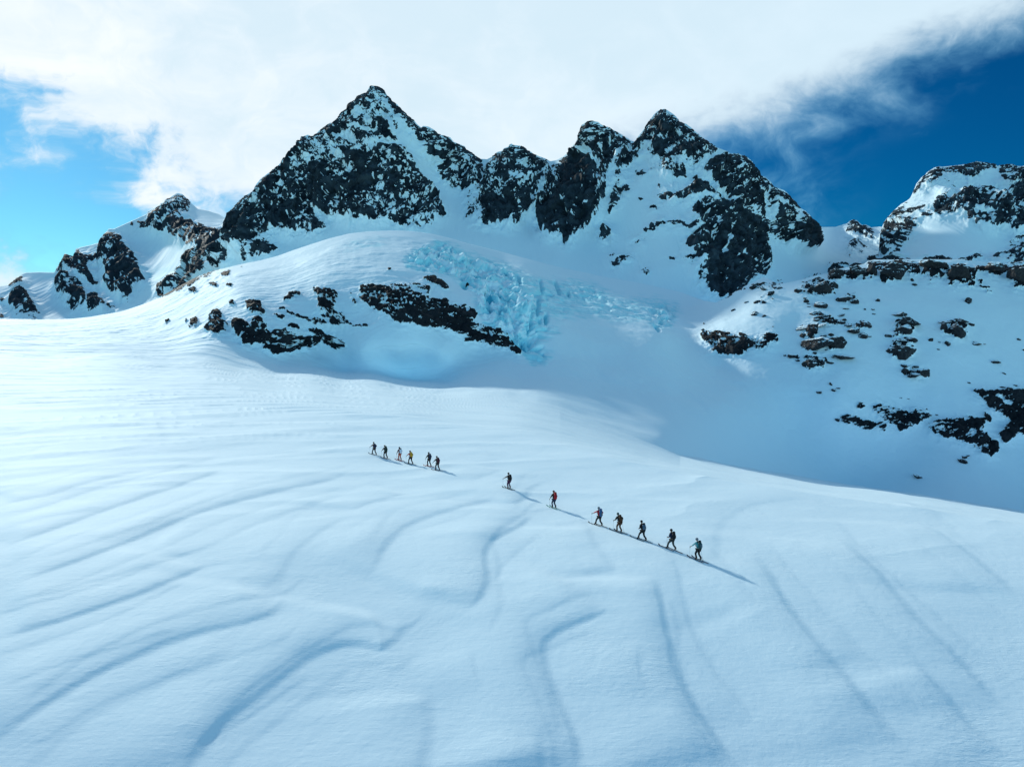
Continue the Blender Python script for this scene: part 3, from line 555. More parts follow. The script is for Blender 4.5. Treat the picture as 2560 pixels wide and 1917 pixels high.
o = face_layer('mountain', px2, SKY2, [(2180,775),(2300,730),(2760,730)], 230, D2, .5, lambda x, y: [(3, np.ones_like(x)*.9), (-25, np.ones_like(x)*.25)], m1, 13, back=(300, .8))
tag(o, kind='structure')

# ------------------------------------------------------------------ glacier, icefall, right slope and the foreground snow: one sheet
CREST = [(-200,812),(-100,802),(0,797),(100,799),(180,797),(230,792),(300,780),(360,760)]+[(400,744),(445,719),(495,692),(535,678),(603,661),(653,651),(694,640),(739,624),(784,609),(829,595),(874,584),(920,579),(979,577),(1033,579),(1078,585),(1123,595),(1169,609),(1214,620),(1260,632),(1320,648),(1400,668),(1500,690),(1600,708),(1700,730),(1760,752),(1790,757)] \
 + zG([(300,322),(360,280),(430,240),(490,215),(540,188),(580,205),(620,230),(680,225),(780,205),(860,180),(940,166),(1000,140),(1100,120),(1180,105),(1210,85),(1250,76),(1350,78),(1500,75),(1650,75),(1800,75),(1900,85),(2000,100),(2100,100),(2212,85)])+[(2650,645),(2760,640)]
EDGE = [(-200,1000),(0,1000),(600,1012),(1000,1050),(1300,1100),(1621,1168),(1853,1208),(2084,1243),(2316,1274),(2560,1312),(2760,1340)]
DB = TPS([(-200,812,500),(0,797,510),(150,798,520),(300,780,530),(360,760,540),(-200,880,290),(0,880,290),(200,880,300),(420,900,290),(0,940,200),(300,960,190),(-200,940,200),
  (-200,1000,158),(0,1000,157),(300,1005,153),(600,1012,150),(800,1030,142),(1000,1052,131),(1300,1102,120),
  (400,744,545),(495,692,560),(603,661,565),(694,640,570),(784,609,572),(874,584,575),(979,577,580),(1078,585,590),(1169,609,610),(1260,632,640),(1400,668,690),(1500,690,710),(1600,708,715),(1700,730,700),(1760,752,660),
  (1000,985,320),(850,975,313),(700,950,303),(900,880,345),(1000,880,347),(600,930,288),(600,860,333),(500,840,345),(700,860,341),(1100,980,324),(1100,880,350),(1200,900,362),(900,780,379),(700,760,382),(600,780,366),(600,740,398),(500,760,425),(1100,800,378),(900,700,416),(1100,700,432),(1000,640,478),(800,665,455),(1150,650,510),(600,700,452),
  (1000,1010,240),(700,985,225),(1300,880,368),(1300,800,395),(1300,730,440),(1250,680,520),(1400,710,570),(1400,780,440),(1500,820,430),(1500,740,560),(1600,760,560),(1700,765,610),(1650,830,455),(1720,860,468),
  (1500,900,385),(1500,950,350),(1300,960,320),(1200,1000,255),(1200,1050,180),(1400,1050,225),(1450,1120,180),(1600,1000,330),(1800,1000,370),(1650,1090,270),(1621,1168,215),(1853,1208,300),(2000,1050,395),(2000,1150,370),(2200,1200,370),(2084,1243,350),(2316,1274,340),
  (1760,850,478),(1800,800,502),(1860,720,556),(1800,910,443),(2100,1000,395),(2000,940,415),(2000,800,470),(2000,700,530),(2170,655,555),(2200,800,465),(2200,950,413),(2400,1150,368),(2400,950,416),(2400,800,463),(2400,655,548),(2560,1200,362),(2560,1312,330),(2560,950,420),(2560,800,470),(2560,652,560),(2760,1340,335),(2760,950,430),(2760,645,580)], 2e-3)

def ground_D(px, py):
    """depth of the snow surface along a sight line (before small relief)"""
    ax, az = ray(px, py)
    Df = CAM_Z/np.maximum(-az, .03)
    Df = Df*(1+.13*(np.clip(62-Df, 0, 60)/30)**1.6+.05*(np.clip(ax*Df-8, 0, 90)/45)**1.5)   # the hump rolls off towards the viewer and to the right
    E = interp(EDGE, px)
    wdt = np.interp(px, [0, 1000, 1400, 1700, 2560], [110, 120, 110, 45, 34])
    t = sstep((E-py)/wdt, 0, 1)
    Db = DB(np.clip(px, -200, 2760), py)
    return np.exp(np.log(Df)*(1-t)+np.log(Db)*t)

def gpt(px, py):
    D = float(ground_D(np.array([px], float), np.array([py], float))[0]); ax, az = ray(px, py)
    return Vector((float(ax)*D, D, CAM_Z+float(az)*D))

# wind drifts: toe lines traced on the snow, (points, height m, face width m, tail m). The high side lies to the left of travel.
e5 = lambda p: Z(0, 1100, 2.07, p)
e6 = lambda p: Z(900, 1300, 2.212, p)
e8 = lambda p: Z(900, 1080, 3.687, p)
DR = [
 (e5([(-60,352),(180,325),(330,290),(470,240),(700,185),(830,155)]), .34, 1.5, 9),
 (e5([(-40,475),(100,455),(280,420),(480,395),(620,355)]), .16, 1.2, 7),
 (e5([(-40,580),(200,520),(560,385),(800,305),(960,250),(1100,185),(1260,140)]), .38, 1.3, 8),
 (e5([(-60,790),(140,750),(500,625),(750,520),(1000,405),(1200,345),(1500,265),(1750,210),(1840,150)]), .42, 1.2, 8),
 (e5([(1150,255),(1280,240),(1440,205)]), .12, 1.0, 5),
 (e5([(600,620),(900,640),(1130,560),(1200,500),(1400,430),(1560,375),(1863,270)]), .20, 1.5, 6),
 (e5([(-60,1050),(150,1000),(500,905),(750,830),(950,740),(1140,630)]), .42, 1.3, 6),
 (e5([(-80,1680),(0,1590),(250,1400),(500,1250),(800,1110),(1000,1050),(1200,1000),(1400,960),(1480,900),(1600,780)]), .48, 1.5, 6),
 (e5([(1400,820),(1520,650),(1620,510),(1863,400)]), .22, 1.4, 5),
 (e5([(900,1900),(1050,1580),(1240,1420),(1400,1310),(1600,1170),(1750,1090),(1863,1080)])+e6([(100,768),(200,720),(280,620),(350,520)]), .44, 1.4, 6),
 (e5([(-60,225),(150,200),(400,165),(520,130),(900,130),(1090,70)]), .16, 1.5, 8),
 (e5([(-60,110),(300,75),(650,40),(900,20)]), .22, 2.0, 10),
 (e5([(-60,155),(360,140),(560,95),(1000,60),(1400,20)]), .20, 2.0, 9),
 (e5([(-60,40),(350,22),(700,0),(1100,-20)]), .22, 2.2, 10),
 (e5([(-60,1350),(300,1200),(700,1090),(1000,1000)]), .10, .8, 3), (e5([(100,1700),(500,1400),(900,1240),(1300,1090)]), .12, 1.0, 3),
 (e5([(900,1660),(1200,1500),(1500,1300),(1700,1200)]), .12, .8, 2.5), (e5([(-60,880),(300,820),(700,700),(900,640)]), .10, .9, 4),
 (e8([(210,1370),(225,1230),(290,1080),(370,960),(560,850),(760,790),(920,740),(1090,690),(1160,665),(1250,685),(1400,690),(1500,680),(1570,620),(1600,550),(1690,490),(1800,460),(1990,455)]), .42, 1.6, 8),
 (e6([(560,560),(680,480),(720,370),(730,290)])+e8([(1190,1180),(1240,1060),(1360,960),(1500,880),(1600,800),(1680,740)]), .46, 1.3, 7),
 (e8([(-60,770),(80,700),(250,650),(400,610),(510,580)]), .26, 1.3, 8), (e8([(1040,480),(1150,430),(1260,400),(1370,350)]), .22, 1.5, 7), (e8([(700,370),(830,340),(1000,310),(1200,280),(1400,260)]), .18, 1.6, 8),
 (e6([(320,1560),(420,1150),(410,900)]), .36, 1.6, 5),
 (e6([(1290,1500),(1240,1200),(1140,1000),(1090,850),(1060,740),(1050,690),(1100,660),(1200,600),(1400,540),(1480,500)]), .42, 1.2, 6),
 (e6([(2150,1400),(2000,1170),(1900,1040),(1800,830),(1770,720),(1700,560),(1680,480),(1670,380),(1620,290)]), .44, 1.2, 7),
 (e6([(1480,320),(1400,230),(1320,130),(1300,30)]), .26, 1.5, 6), (e6([(2300,540),(2150,420),(2000,200),(1920,120)]), .14, 1.5, 6),
 (e6([(1640,1000),(1600,850),(1590,700)]), .12, .8, 3), (e6([(1060,1500),(1020,1300),(1010,1150)]), .2, 1.0, 4),
 (e6([(700,1000),(680,850),(650,700)]), .12, .8, 3), (e6([(2100,1450),(1980,1250),(1870,1100),(1800,1000)]), .15, 1.0, 3),
 (Z(0, 0, .8637, [(2230,1560),(2100,1430),(2000,1340),(1900,1230),(1830,1160)]), .34, 1.6, 7), (Z(0, 0, .8637, [(1990,1640),(1850,1480),(1720,1320),(1660,1240),(1640,1190)]), .34, 1.5, 6),
 (Z(0, 0, .8637, [(2240,1300),(2130,1210),(2040,1150),(1980,1120)]), .26, 1.8, 8), (Z(0, 0, .8637, [(1900,1440),(1830,1380),(1780,1350),(1700,1330),(1620,1290)]), .16, 1.6, 5),
 (Z(0, 0, .8637, [(1560,1250),(1560,1150),(1600,1100),(1700,1080),(1800,1075)]), .18, 1.8, 7), (Z(0, 0, .8637, [(2211,1640),(2100,1560),(2050,1480),(1960,1420)]), .2, 1.3, 5),
 (Z(0, 0, .8637, [(1080,1180),(1100,1130),(1150,1110),(1260,1090)]), .12, 1.4, 6),
 (Z(0, 0, .8637, [(0,1000),(200,985),(400,960),(600,950),(780,945)]), .24, 2.2, 10), (Z(0, 0, .8637, [(100,935),(400,918),(700,905),(1000,912)]), .22, 2.4, 12), (Z(0, 0, .8637, [(300,1010),(500,985),(700,975),(860,990)]), .16, 1.8, 9),
 (Z(0, 0, .8637, [(0,960),(250,945),(520,930)]), .2, 2.4, 12),
]
for i, (pts, A, w, L) in enumerate(list(DR)):       # fainter companion ridges between the main ones
    if A > .2 and len(pts) > 3:
        for sgn_, am in ((-1, .34), (1, .26)):
            o_ = sgn_*(.060+.02*((i*7) % 3)); sh = 1 if i % 2 else -1
            DR.append(([(x+(y-771)*.05*sh+12*math.sin(j*1.3+i), y+(y-771)*o_) for j, (x, y) in enumerate(pts)], A*am, w*.8, L*.6))
DR = [d for d in DR]
def drifts(X, Y):
    h = np.zeros_like(X)
    for pts, A, w, L in DR:
        g = [gpt(x, y) if y < 1900 else gpt(x, y) for x, y in pts]
        # resample smooth
        q = np.array([[p.x, p.y] for p in g]); t = np.arange(len(q)); tt = np.linspace(0, len(q)-1, len(q)*5); A = A*1.2; w = w*2.8
        out = np.stack([np.interp(tt, t, q[:, 0]), np.interp(tt, t, q[:, 1])], 1)
        for _ in range(14): out[1:-1] = out[1:-1]*.5+(out[2:]+out[:-2])*.25
        q = np.array(out); seg = np.hypot(*(q[1:]-q[:-1]).T); cum = np.concatenate([[0], np.cumsum(seg)]); tot = cum[-1]
        m = 2.4*L
        sel = (X > q[:, 0].min()-m) & (X < q[:, 0].max()+m) & (Y > q[:, 1].min()-m) & (Y < q[:, 1].max()+m)
        if not sel.any(): continue
        xs = X[sel]; ys = Y[sel]
        wob = gnoise(xs/2.4, ys/2.4, 2.2)*.12+gnoise(xs/9, ys/9, 6.2)*.5
        tg = (q[1:]-q[:-1])/seg[:, None]; nv = np.zeros_like(q); nv[:-1] += tg; nv[1:] += tg; nv = np.stack([-nv[:, 1], nv[:, 0]], 1)
        segs = []
        best = np.full(xs.shape, 1e9, np.float32); sgn = np.zeros(xs.shape, np.float32)
        for i in range(len(q)-1):
            dx, dy = q[i+1]-q[i]; l2 = dx*dx+dy*dy+1e-9
            f = np.clip(((xs-q[i, 0])*dx+(ys-q[i, 1])*dy)/l2, 0, 1)
            ex = xs-(q[i, 0]+f*dx); ey = ys-(q[i, 1]+f*dy); d = np.sqrt(ex*ex+ey*ey).astype(np.float32)
            b_ = d < best; best[b_] = d[b_]
            sg = np.sign(ex*(nv[i, 0]*(1-f)+nv[i+1, 0]*f)+ey*(nv[i, 1]*(1-f)+nv[i+1, 1]*f)); sgn[b_] = sg[b_]
            segs.append((d, ((cum[i]+f*seg[i])/tot).astype(np.float32)))
        sw = 0; ta = 0; soft_ = .04+best*.12
        for a_, b_ in segs:
            wgt = np.exp(-(a_-best)/soft_); sw = sw+wgt; ta = ta+b_*wgt
        ta = ta/sw; sd = sgn*best
        o0 = -((xs-q[0, 0])*tg[0, 0]+(ys-q[0, 1])*tg[0, 1]); o1 = (xs-q[-1, 0])*tg[-1, 0]+(ys-q[-1, 1])*tg[-1, 1]
        near0 = 1-sstep(np.hypot(xs-q[0, 0], ys-q[0, 1])-best, .5, 4); near1 = 1-sstep(np.hypot(xs-q[-1, 0], ys-q[-1, 1])-best, .5, 4)
        cap = (1-near0*sstep(o0, -2.0, 0))*(1-near1*sstep(o1, -2.0, 0))
        sd = sd+wob
        endf = sstep(ta, .01, .16)*(1-sstep(ta, .80, .98))
        # taper beyond the ends
        d = np.maximum(sd, 0)
        prof = (1-np.exp(-d/w*1.6))*np.exp(-(d/L)**1.3)*(1-sstep(best, 1.7*L, 2.3*L))
        soft = sstep(sd, -.05*w, .22*w)
        h[sel] += A*endf*prof*soft*cap
    return h

side_ = 2760+np.cumsum(2.0*1.07**np.arange(1, 70)); side_ = side_[side_ < 6200]
pxg = np.concatenate([(2560-side_)[::-1], np.arange(-200, 2760, 2.0), side_])
nr1 = 400; nr2 = 110; nr3 = 400
yt = interp(CREST, pxg)[None, :]; y2_ = interp(EDGE, pxg)[None, :]+6
y1_ = y2_-6-np.interp(pxg, [0, 1000, 1400, 1700, 2560], [110, 120, 110, 45, 34])[None, :]*1.05
t1 = np.linspace(0, 1, nr1, endpoint=False)[:, None]; t2 = np.linspace(0, 1, nr2, endpoint=False)[:, None]; t3 = np.linspace(0, 1, nr3)[:, None]
PY = np.concatenate([yt+(y1_-yt)*t1, y1_+(y2_-y1_)*t2, y2_+(2150-y2_)*t3], 0); PX = np.repeat(pxg[None, :], PY.shape[0], 0)
Dg = ground_D(PX, PY); ax, az = ray(PX, PY)
P = np.stack([ax*Dg, Dg, CAM_Z+az*Dg], -1)
nrm = normals(P)
kk = .24
upper = sstep(1290-PY, 0, 60)
bandw = (PX < 1350)*1.0
Fv, R, Rb = rock_field(P, PX, PY, .24, [(-19, np.ones_like(PX)*(PX < 1350)*.9), (-4, (PX >= 1350)*.8), (20, (PX >= 1350)*.3)], 2.6)
Fv = np.where(PY > 1330, -.6, Fv)
crestf = .15+.85*sstep(PY-yt, 0, 30)
big = strat(P, -15, 40*kk, 22*kk, 3, 1.1, .5, True)*.7+strat(P, 60, 18*kk, 12*kk, 3, 5.1, .5, True)*.4
disp = 3.2*np.clip(Rb*1.4, 0, 1)*big*crestf+1.5*sstep(Fv, -.12, .2)*crestf
# seracs: broken, stepped ice
I0 = ICb(PX+gnoise(PX/15, PY/15, 1.5)*7, PY+gnoise(PX/15, PY/15, 4.5)*6)
core = sstep(I0, .45, .95)
X_, Y_, Z_ = P[..., 0], P[..., 1], P[..., 2]
wx = gnoise(X_/22, Y_/22, Z_/22)*9; wz = gnoise(X_/22+31, Y_/22, Z_/22)*9
s1 = fbm((X_+wx)/20, Y_/40, (Z_+wz)/13, 3, .5); s2 = fbm((X_+wx)/7, Y_/14, (Z_+wz)/5.5, 3, .55); s3 = fbm((X_+.6*wz)/5+Z_/9, Y_/12, (Z_-.5*wx)/14, 3, .5)
terr = lambda v, k: (np.floor(v*k)+sstep((v*k)-np.floor(v*k), .55, 1))/k
ser = 7.5*terr(s1, 3.2)*core+1.7*terr(s2, 3.0)*sstep(I0, .3, .9)+1.1*s3*sstep(I0, .15, .6)
col_ = fbm((X_+.5*wx)/3.8, Y_/13, (Z_+wz)/30, 3, .55); ser = ser+2.4*terr(col_, 3.0)*core
cre = fbm((X_+wx*1.2)/16, Y_/20, (Z_+wz)/12+X_/60, 2, .5, True); cre = sstep(cre, .70, .93)*sstep(I0, .25, .7)
ser = ser-3.2*cre
# layered soft shelf on the right of the icefall
lay = np.sin((Z_+X_*.10+s1*4)*1.1)*.35*sstep(I0, .15, .4)*(1-core)
cv = CVb(PX+gnoise(PX/8, PY/8, 2.)*1.5, PY)
disp = disp+ser+lay-5*np.clip(cv*1.5, 0, 1)
# general snow relief on the slopes beyond: faint wind flutes
flt = (fbm(X_/6+Z_/7, Y_/40, Z_/60, 3)*.10+fbm(X_/40, Y_/50, 2., 3)*1.1+fbm(X_/15, Y_/20, Z_/15, 4, .6)*.45*sstep(Dg, 300, 370))*sstep(Dg, 170, 300)*(1-np.clip(Rb*1.5, 0, 1))
disp = disp+flt*crestf
P = P+nrm*disp[..., None]
nzg = normals(P)[..., 2]
# drifts and ripples on the open snow
near = 1-sstep(Dg, 190, 320)
X_, Y_ = P[..., 0], P[..., 1]
hd = np.zeros_like(X_); sel = (Dg < 330) & (PY > 900)
r0 = np.argmax(sel.any(1)); hd[r0:] = drifts(X_[r0:], Y_[r0:])
c, s = math.cos(math.radians(12)), math.sin(math.radians(12))
U = X_*c+Y_*s; V = -X_*s+Y_*c
swell = fbm(X_/45, Y_/30, 1.1, 3)*.55+fbm(X_/12, Y_/9, 1.1, 3)*.10
n = fbm(U/55, (V+gnoise(U/40, V/40, .3)*5)/7.5, 4.4, 3, .5); saw = 1-np.abs(n)*2.2
rip = np.clip(saw, 0, 1)**2*.34
leftw = (1-sstep(PX, 700, 1500))*sstep(Dg, 75, 130)
rip = rip*leftw*(.3+.7*(1-sstep(Dg, 420, 560)))
n = fbm(U/40, V/14, 9.4, 3, .5)
rip2 = np.clip(1-np.abs(n)*2.4, 0, 1)**2*.16*sstep(Dg, 45, 90)*(1-leftw)*near
P[..., 2] += (hd+swell*.55)*near+rip+rip2
shelf = sstep(I0, .12, .35)*(1-core)
ln_ = sstep(strat(P, -6, 26, 1.5, 3, 3.3, .6, True), .45, .85)
ice = I0*np.where(core > .2, .22+1.0*sstep(-s2+.35*s3, -.25, .4), .62)+.55*cre+.30*ln_*shelf+.9*np.clip(cv*1.4, 0, 1)
ice = ice*(1-.65*sstep(nzg, .72, .93)*core); ice = np.where(I0 < .12, 0, ice)
rocka = Fv.copy()
# ski trail groove
# beyond the crest and behind the viewer
base = P[0]; rows = []
for i in range(6, 0, -1):
    s_ = (i/6)**1.4*330; q = base.copy(); q[:, 1] += s_; q[:, 0] += base[:, 0]/base[:, 1]*s_; q[:, 2] -= s_*.22+.2*i; rows.append(q)
tail = []
lastr = P[-1]
for i, yy in enumerate([12, 4, -20, -80, -250]):
    q = lastr.copy(); q[:, 1] = yy; q[:, 0] = lastr[:, 0]*(1+[.1, .4, 1.5, 5, 16][i]); q[:, 2] = 0; tail.append(q)
Pall = np.concatenate([np.stack(rows), P, np.stack(tail)], 0)
pad = lambda a, v: np.concatenate([np.full((6, a.shape[1]), v), a, np.full((5, a.shape[1]), v)], 0)
mg = mat_snow('wind packed snow')
glacier = grid_mesh('glacier', Pall, {'rock': pad(rocka, -.6), 'ice': pad(ice, 0)}, mg)
tag(glacier, kind='structure')

GX, GY, GZ = P[..., 0][nr1:], P[..., 1][nr1:], P[..., 2][nr1:]
def snow_z(x, y):
    """height of the built snow surface near a world point of the open slope"""
    d = (GX-x)**2+(GY-y)**2; i = np.argpartition(d.ravel(), 4)[:4]; w = 1/(d.ravel()[i]+1e-4)
    return float((GZ.ravel()[i]*w).sum()/w.sum())
def surf_pt(px, py):
    c = int(np.argmin(np.abs(pxg-px))); return Vector(P[int(np.argmin(np.abs(PY[:, c]-py))), c])

# ------------------------------------------------------------------ boulders on the right slope
def mat_boulder():
    m = bpy.data.materials.new('boulder rock'); m.use_nodes = True; T = NT(m.node_tree); T.n.clear()
    out = T.node('ShaderNodeOutputMaterial'); p = T.node('ShaderNodeBsdfPrincipled'); T.put(out.inputs[0], p.outputs[0])
    co = T.node('ShaderNodeTexCoord').outputs['Object']; geo = T.node('ShaderNodeNewGeometry')
    nz = T.sep(geo.outputs['Normal'])[2]
    n = T.noise(co, .9, 5, .6); n2 = T.noise(co, .25, 3, .5)
    sn = T.smooth(T.math('ADD', nz, T.math('MULTIPLY', T.math('SUBTRACT', n, .5), .5)), .72, .80)
    rc = T.mix(T.smooth(n, .35, .7), (0.006, 0.008, 0.012, 1), (0.026, 0.029, 0.034, 1)); rc = T.mix(T.smooth(n2, .5, .7, 0, .6), rc, (0.016, 0.018, 0.021, 1))
    T.put(p.inputs['Base Color'], T.mix(sn, rc, (0.735, 0.89, 0.955, 1))); p.inputs['Roughness'].default_value = .7; p.inputs['Specular IOR Level'].default_value = .3
    b = T.node('ShaderNodeBump'); b.inputs['Strength'].default_value = .7; b.inputs['Distance'].default_value = .5; T.put(b.inputs['Height'], n); T.put(p.inputs['Normal'], b.outputs[0])
    return m
MB = mat_boulder()
def boulder(px, py, w, h, rot, seed, label, group):
    c = surf_pt(px, py); D = c.y; sx = w*D/F_PX/2*1.12; sz = h*D/F_PX/2*1.18
    rnd = random.Random(seed)
    bm = bmesh.new(); bmesh.ops.create_icosphere(bm, subdivisions=4, radius=1)
    planes = []
    for _ in range(13):
        v = Vector((rnd.gauss(0, 1), rnd.gauss(0, 1), rnd.gauss(0, 1))).normalized(); planes.append((v, rnd.uniform(.60, .95)))
    for v in bm.verts:
        p = v.co.normalized(); r = 1.15
        for n, d in planes:
            q = p.dot(n)
            if q > 1e-3: r = min(r, d/q)
        v.co = p*r*1.12
    co = np.array([v.co[:] for v in bm.verts])
    nz = fbm(co[:, 0]*1.6+seed, co[:, 1]*1.6, co[:, 2]*2.6, 4, .6)*.13
    for v, q in zip(bm.verts, nz): v.co *= 1+float(q)
    R_ = Matrix.Rotation(math.radians(rot), 3, 'Y')
    for v in bm.verts: v.co = R_ @ Vector((v.co.x*sx, v.co.y*max(sx*.8, sz*.8), v.co.z*sz*1.1))
    me = bpy.data.meshes.new('boulder'); bm.to_mesh(me); bm.free()
    me.polygons.foreach_set('use_smooth', [False]*len(me.polygons)); me.materials.append(MB)
    o = bpy.data.objects.new('boulder', me); COL.objects.link(o); o.location = c
    tag(o, label, 'boulder', group); return o
BG = 'dark boulders poking out of the snow slope on the right'
BO = [
 (1362,188,135,86,8,'huge dark boulder block hanging below the snowy crest, left part of the crest cliff'),
 (1136,178,96,56,0,'rounded dark block under the crest, second from the left in the crest row'),
 (1005,186,92,54,-6,'dark block under the crest, first at the left of the crest row'),
 (1235,182,46,66,0,'narrow upright block left of the huge crest block'),
 (1640,140,150,62,6,'long dark block in the middle of the crest cliff'),(1790,205,100,90,5,'tall dark block at the right end of the long crest block'),
 (2008,160,90,60,5,'lone dark block under the crest toward the right edge'),(2175,225,120,110,0,'massive dark block at the right edge under the crest'),
 # zoom coordinates x, y, w, h, rotation, label
 (920,290,75,80,0,'large square dark boulder high on the right slope, below the small boulder row'),
 (918,378,72,48,8,'triangular dark boulder alone in the snow below the large square one'),
 (1117,358,42,42,0,'round dark boulder right beside the ragged low outcrop'),
 (1055,338,75,46,-10,'ragged snow-streaked boulder left of the round dark boulder'),
 (1268,343,28,22,0,'small lone boulder in open snow right of the round dark boulder'),
 (1852,352,38,38,0,'lone round boulder in open snow below the right cliff band'),
 (1408,432,78,28,0,'flat lens-shaped dark boulder with a snow cap in open snow'),
 (1413,682,155,92,0,'biggest blocky boulder with striped face, middle of the right slope'),
 (1437,545,90,48,-12,'slanted dark boulder on top of the column of boulders'),
 (1470,500,120,40,12,'ragged wide boulder crowning the column of boulders'),
 (1405,609,72,22,0,'thin flat slab just above the biggest blocky boulder'),
 (1478,602,62,38,12,'wedge boulder at the upper right of the biggest blocky boulder'),
 (1340,572,32,27,0,'small round boulder left of the column of boulders'),
 (1775,548,112,72,28,'large rounded boulder leaning to the right with a snow cap'),
 (1695,530,40,50,0,'dark block at the left side of the large leaning boulder'),
 (1700,487,70,18,0,'thin flat rock above the large leaning boulder, at its left'),
 (1800,482,80,24,5,'long flat rock above the large leaning boulder, at its right'),
 (1872,491,36,18,0,'small flat rock right of the long flat rock'),
 (852,550,60,78,10,'upright blocky boulder in the middle cluster'),
 (875,635,150,72,-22,'long slanting boulder below the upright blocky one'),
 (1008,628,112,68,-8,'broad dark boulder with white snow top in the middle cluster'),
 (1046,703,108,30,3,'long low slab below the broad snow topped boulder'),
 (838,765,85,62,0,'broken dark block at the foot of the middle cluster'),
 (843,288,56,32,-20,'wedge boulder touching the left side of the large square boulder'),
 (762,290,42,32,-20,'boulder left of the wedge boulder near the slope crest'),
 (975,262,50,46,30,'broken boulder on the upper right of the large square boulder'),
 (585,305,42,32,-15,'dark boulder near the left shoulder of the slope'),
 (540,350,30,20,-15,None),(480,427,46,24,-10,'flat boulder low on the left shoulder of the slope'),(541,435,28,16,-30,None),(495,351,38,20,-20,None),(485,256,62,34,-12,'snow dusted boulder just under the left crest point'),
 (643,260,32,22,-15,None),(600,240,28,12,0,None),(552,280,44,14,15,None),
 (1168,575,56,34,5,'dark wedge boulder right of the middle cluster'),(1188,508,58,44,20,'ragged boulder above the dark wedge boulder'),(1105,547,66,26,8,'snow topped low rock left of the dark wedge boulder'),
 (790,522,76,20,-22,'thin slanting slab at the upper left of the middle cluster'),(785,570,34,30,0,'small block under the thin slanting slab'),
 (872,428,62,20,-8,None),(905,455,64,22,-8,None),(938,468,38,14,0,None),(880,470,36,14,0,None),(1050,465,28,16,0,None),(1027,490,46,22,-10,None),(1075,508,52,14,-5,None),(1035,438,40,10,-15,None),(900,505,60,10,-20,None),(968,490,16,10,0,None),
 (710,705,46,22,10,'low boulder left of the broken dark block'),(755,728,26,16,0,None),(672,687,20,9,0,None),(962,740,42,22,0,'small dark slab right of the broken dark block'),(918,765,14,16,0,None),(862,685,26,14,0,None),(940,660,14,10,0,None),
 (965,562,30,20,0,None),(920,573,50,9,-5,None),(1208,577,30,8,0,None),(895,733,22,14,0,None),(980,705,18,10,0,None),
 (810,350,30,22,-20,None),(805,332,22,10,0,None),(825,362,22,8,0,None),(826,380,18,8,0,None),(995,297,14,12,0,None),(1065,392,36,10,0,None),
 (1437,766,28,26,0,'small round boulder above the cluster of four below the biggest boulder'),(1512,772,28,16,0,None),(1445,803,42,42,20,'curved dark boulder, left in the cluster of four'),(1552,812,72,42,12,'dark blocky boulder, right in the cluster of four'),(1488,836,62,22,0,'flat boulder, lowest in the cluster of four'),(1500,800,40,14,10,None),
 (1908,612,52,22,8,'flat oval boulder in open snow toward the right edge'),(1718,622,26,38,15,'small upright boulder under the large leaning boulder'),(1610,597,28,18,-20,None),(1665,606,14,8,0,None),(1662,656,16,8,10,None),(1958,615,14,6,0,None),
 (2027,731,50,26,0,'pointed snow capped boulder alone near the right edge'),(2175,587,22,10,0,None),(2085,803,24,8,35,None),(1855,867,18,8,0,None),(2210,655,22,14,0,None),
 (897,931,32,18,0,'small lone boulder far down the middle of the slope'),(967,880,14,24,-20,None),(986,916,28,20,-20,None),(1014,901,24,8,0,None),
 (1815,1368,50,22,30,'tilted slab below the dark cliff near the slope foot'),(1832,1345,28,18,0,None),(1850,1334,20,10,0,None),
 (1010,1102,28,18,10,None),(1041,1112,22,11,0,None),(1600,1087,24,12,0,None),(1240,399,24,9,0,None),(1190,399,12,10,0,None),(1243,427,16,7,0,None),(345,397,26,14,-20,None),(420,262,26,12,-20,None),(425,345,30,10,-20,None),
 (155,495,7,18,0,None),(598,512,5,10,0,None),(1528,1466,54,18,22,'lone dark rock on the shaded valley floor near the light edge'),(1505,240,24,18,0,None),(1490,212,18,20,0,None),(1650,1075,16,8,0,None),(1420,960,16,5,0,None),(1470,967,14,4,0,None),(2150,890,26,12,0,None),(2075,900,30,12,0,None),(2110,915,40,14,10,None),
]
for i, (x, y, w, h, r, lab) in enumerate(BO):
    sx, sy = zG([(x, y)])[0]
    boulder(sx, sy, w/2.572, h/2.572, r, i+11, lab or 'small dark stone poking out of the snow slope on the right', BG if lab else 'small stones on the right snow slope')

# ------------------------------------------------------------------ skiers
def pmat(name, col, rough=.6, spec=.3):
    m = bpy.data.materials.new(name); m.use_nodes = True; T = NT(m.node_tree); T.n.clear()
    out = T.node('ShaderNodeOutputMaterial'); p = T.node('ShaderNodeBsdfPrincipled'); T.put(out.inputs[0], p.outputs[0])
    co = T.node('ShaderNodeTexCoord').outputs['Object']; n = T.noise(co, 14, 4, .6)
    T.put(p.inputs['Base Color'], T.mix(n, (*[c*.75 for c in col], 1), (*[min(1, c*1.25) for c in col], 1)))
    p.inputs['Roughness'].default_value = rough; p.inputs['Specular IOR Level'].default_value = spec
    b = T.node('ShaderNodeBump'); b.inputs['Strength'].default_value = .3; b.inputs['Distance'].default_value = .01; T.put(b.inputs['Height'], n); T.put(p.inputs['Normal'], b.outputs[0])
    return m
_mc = {}
def cm(key, col, rough=.6):
    if key not in _mc: _mc[key] = pmat(key, col, rough)
    return _mc[key]
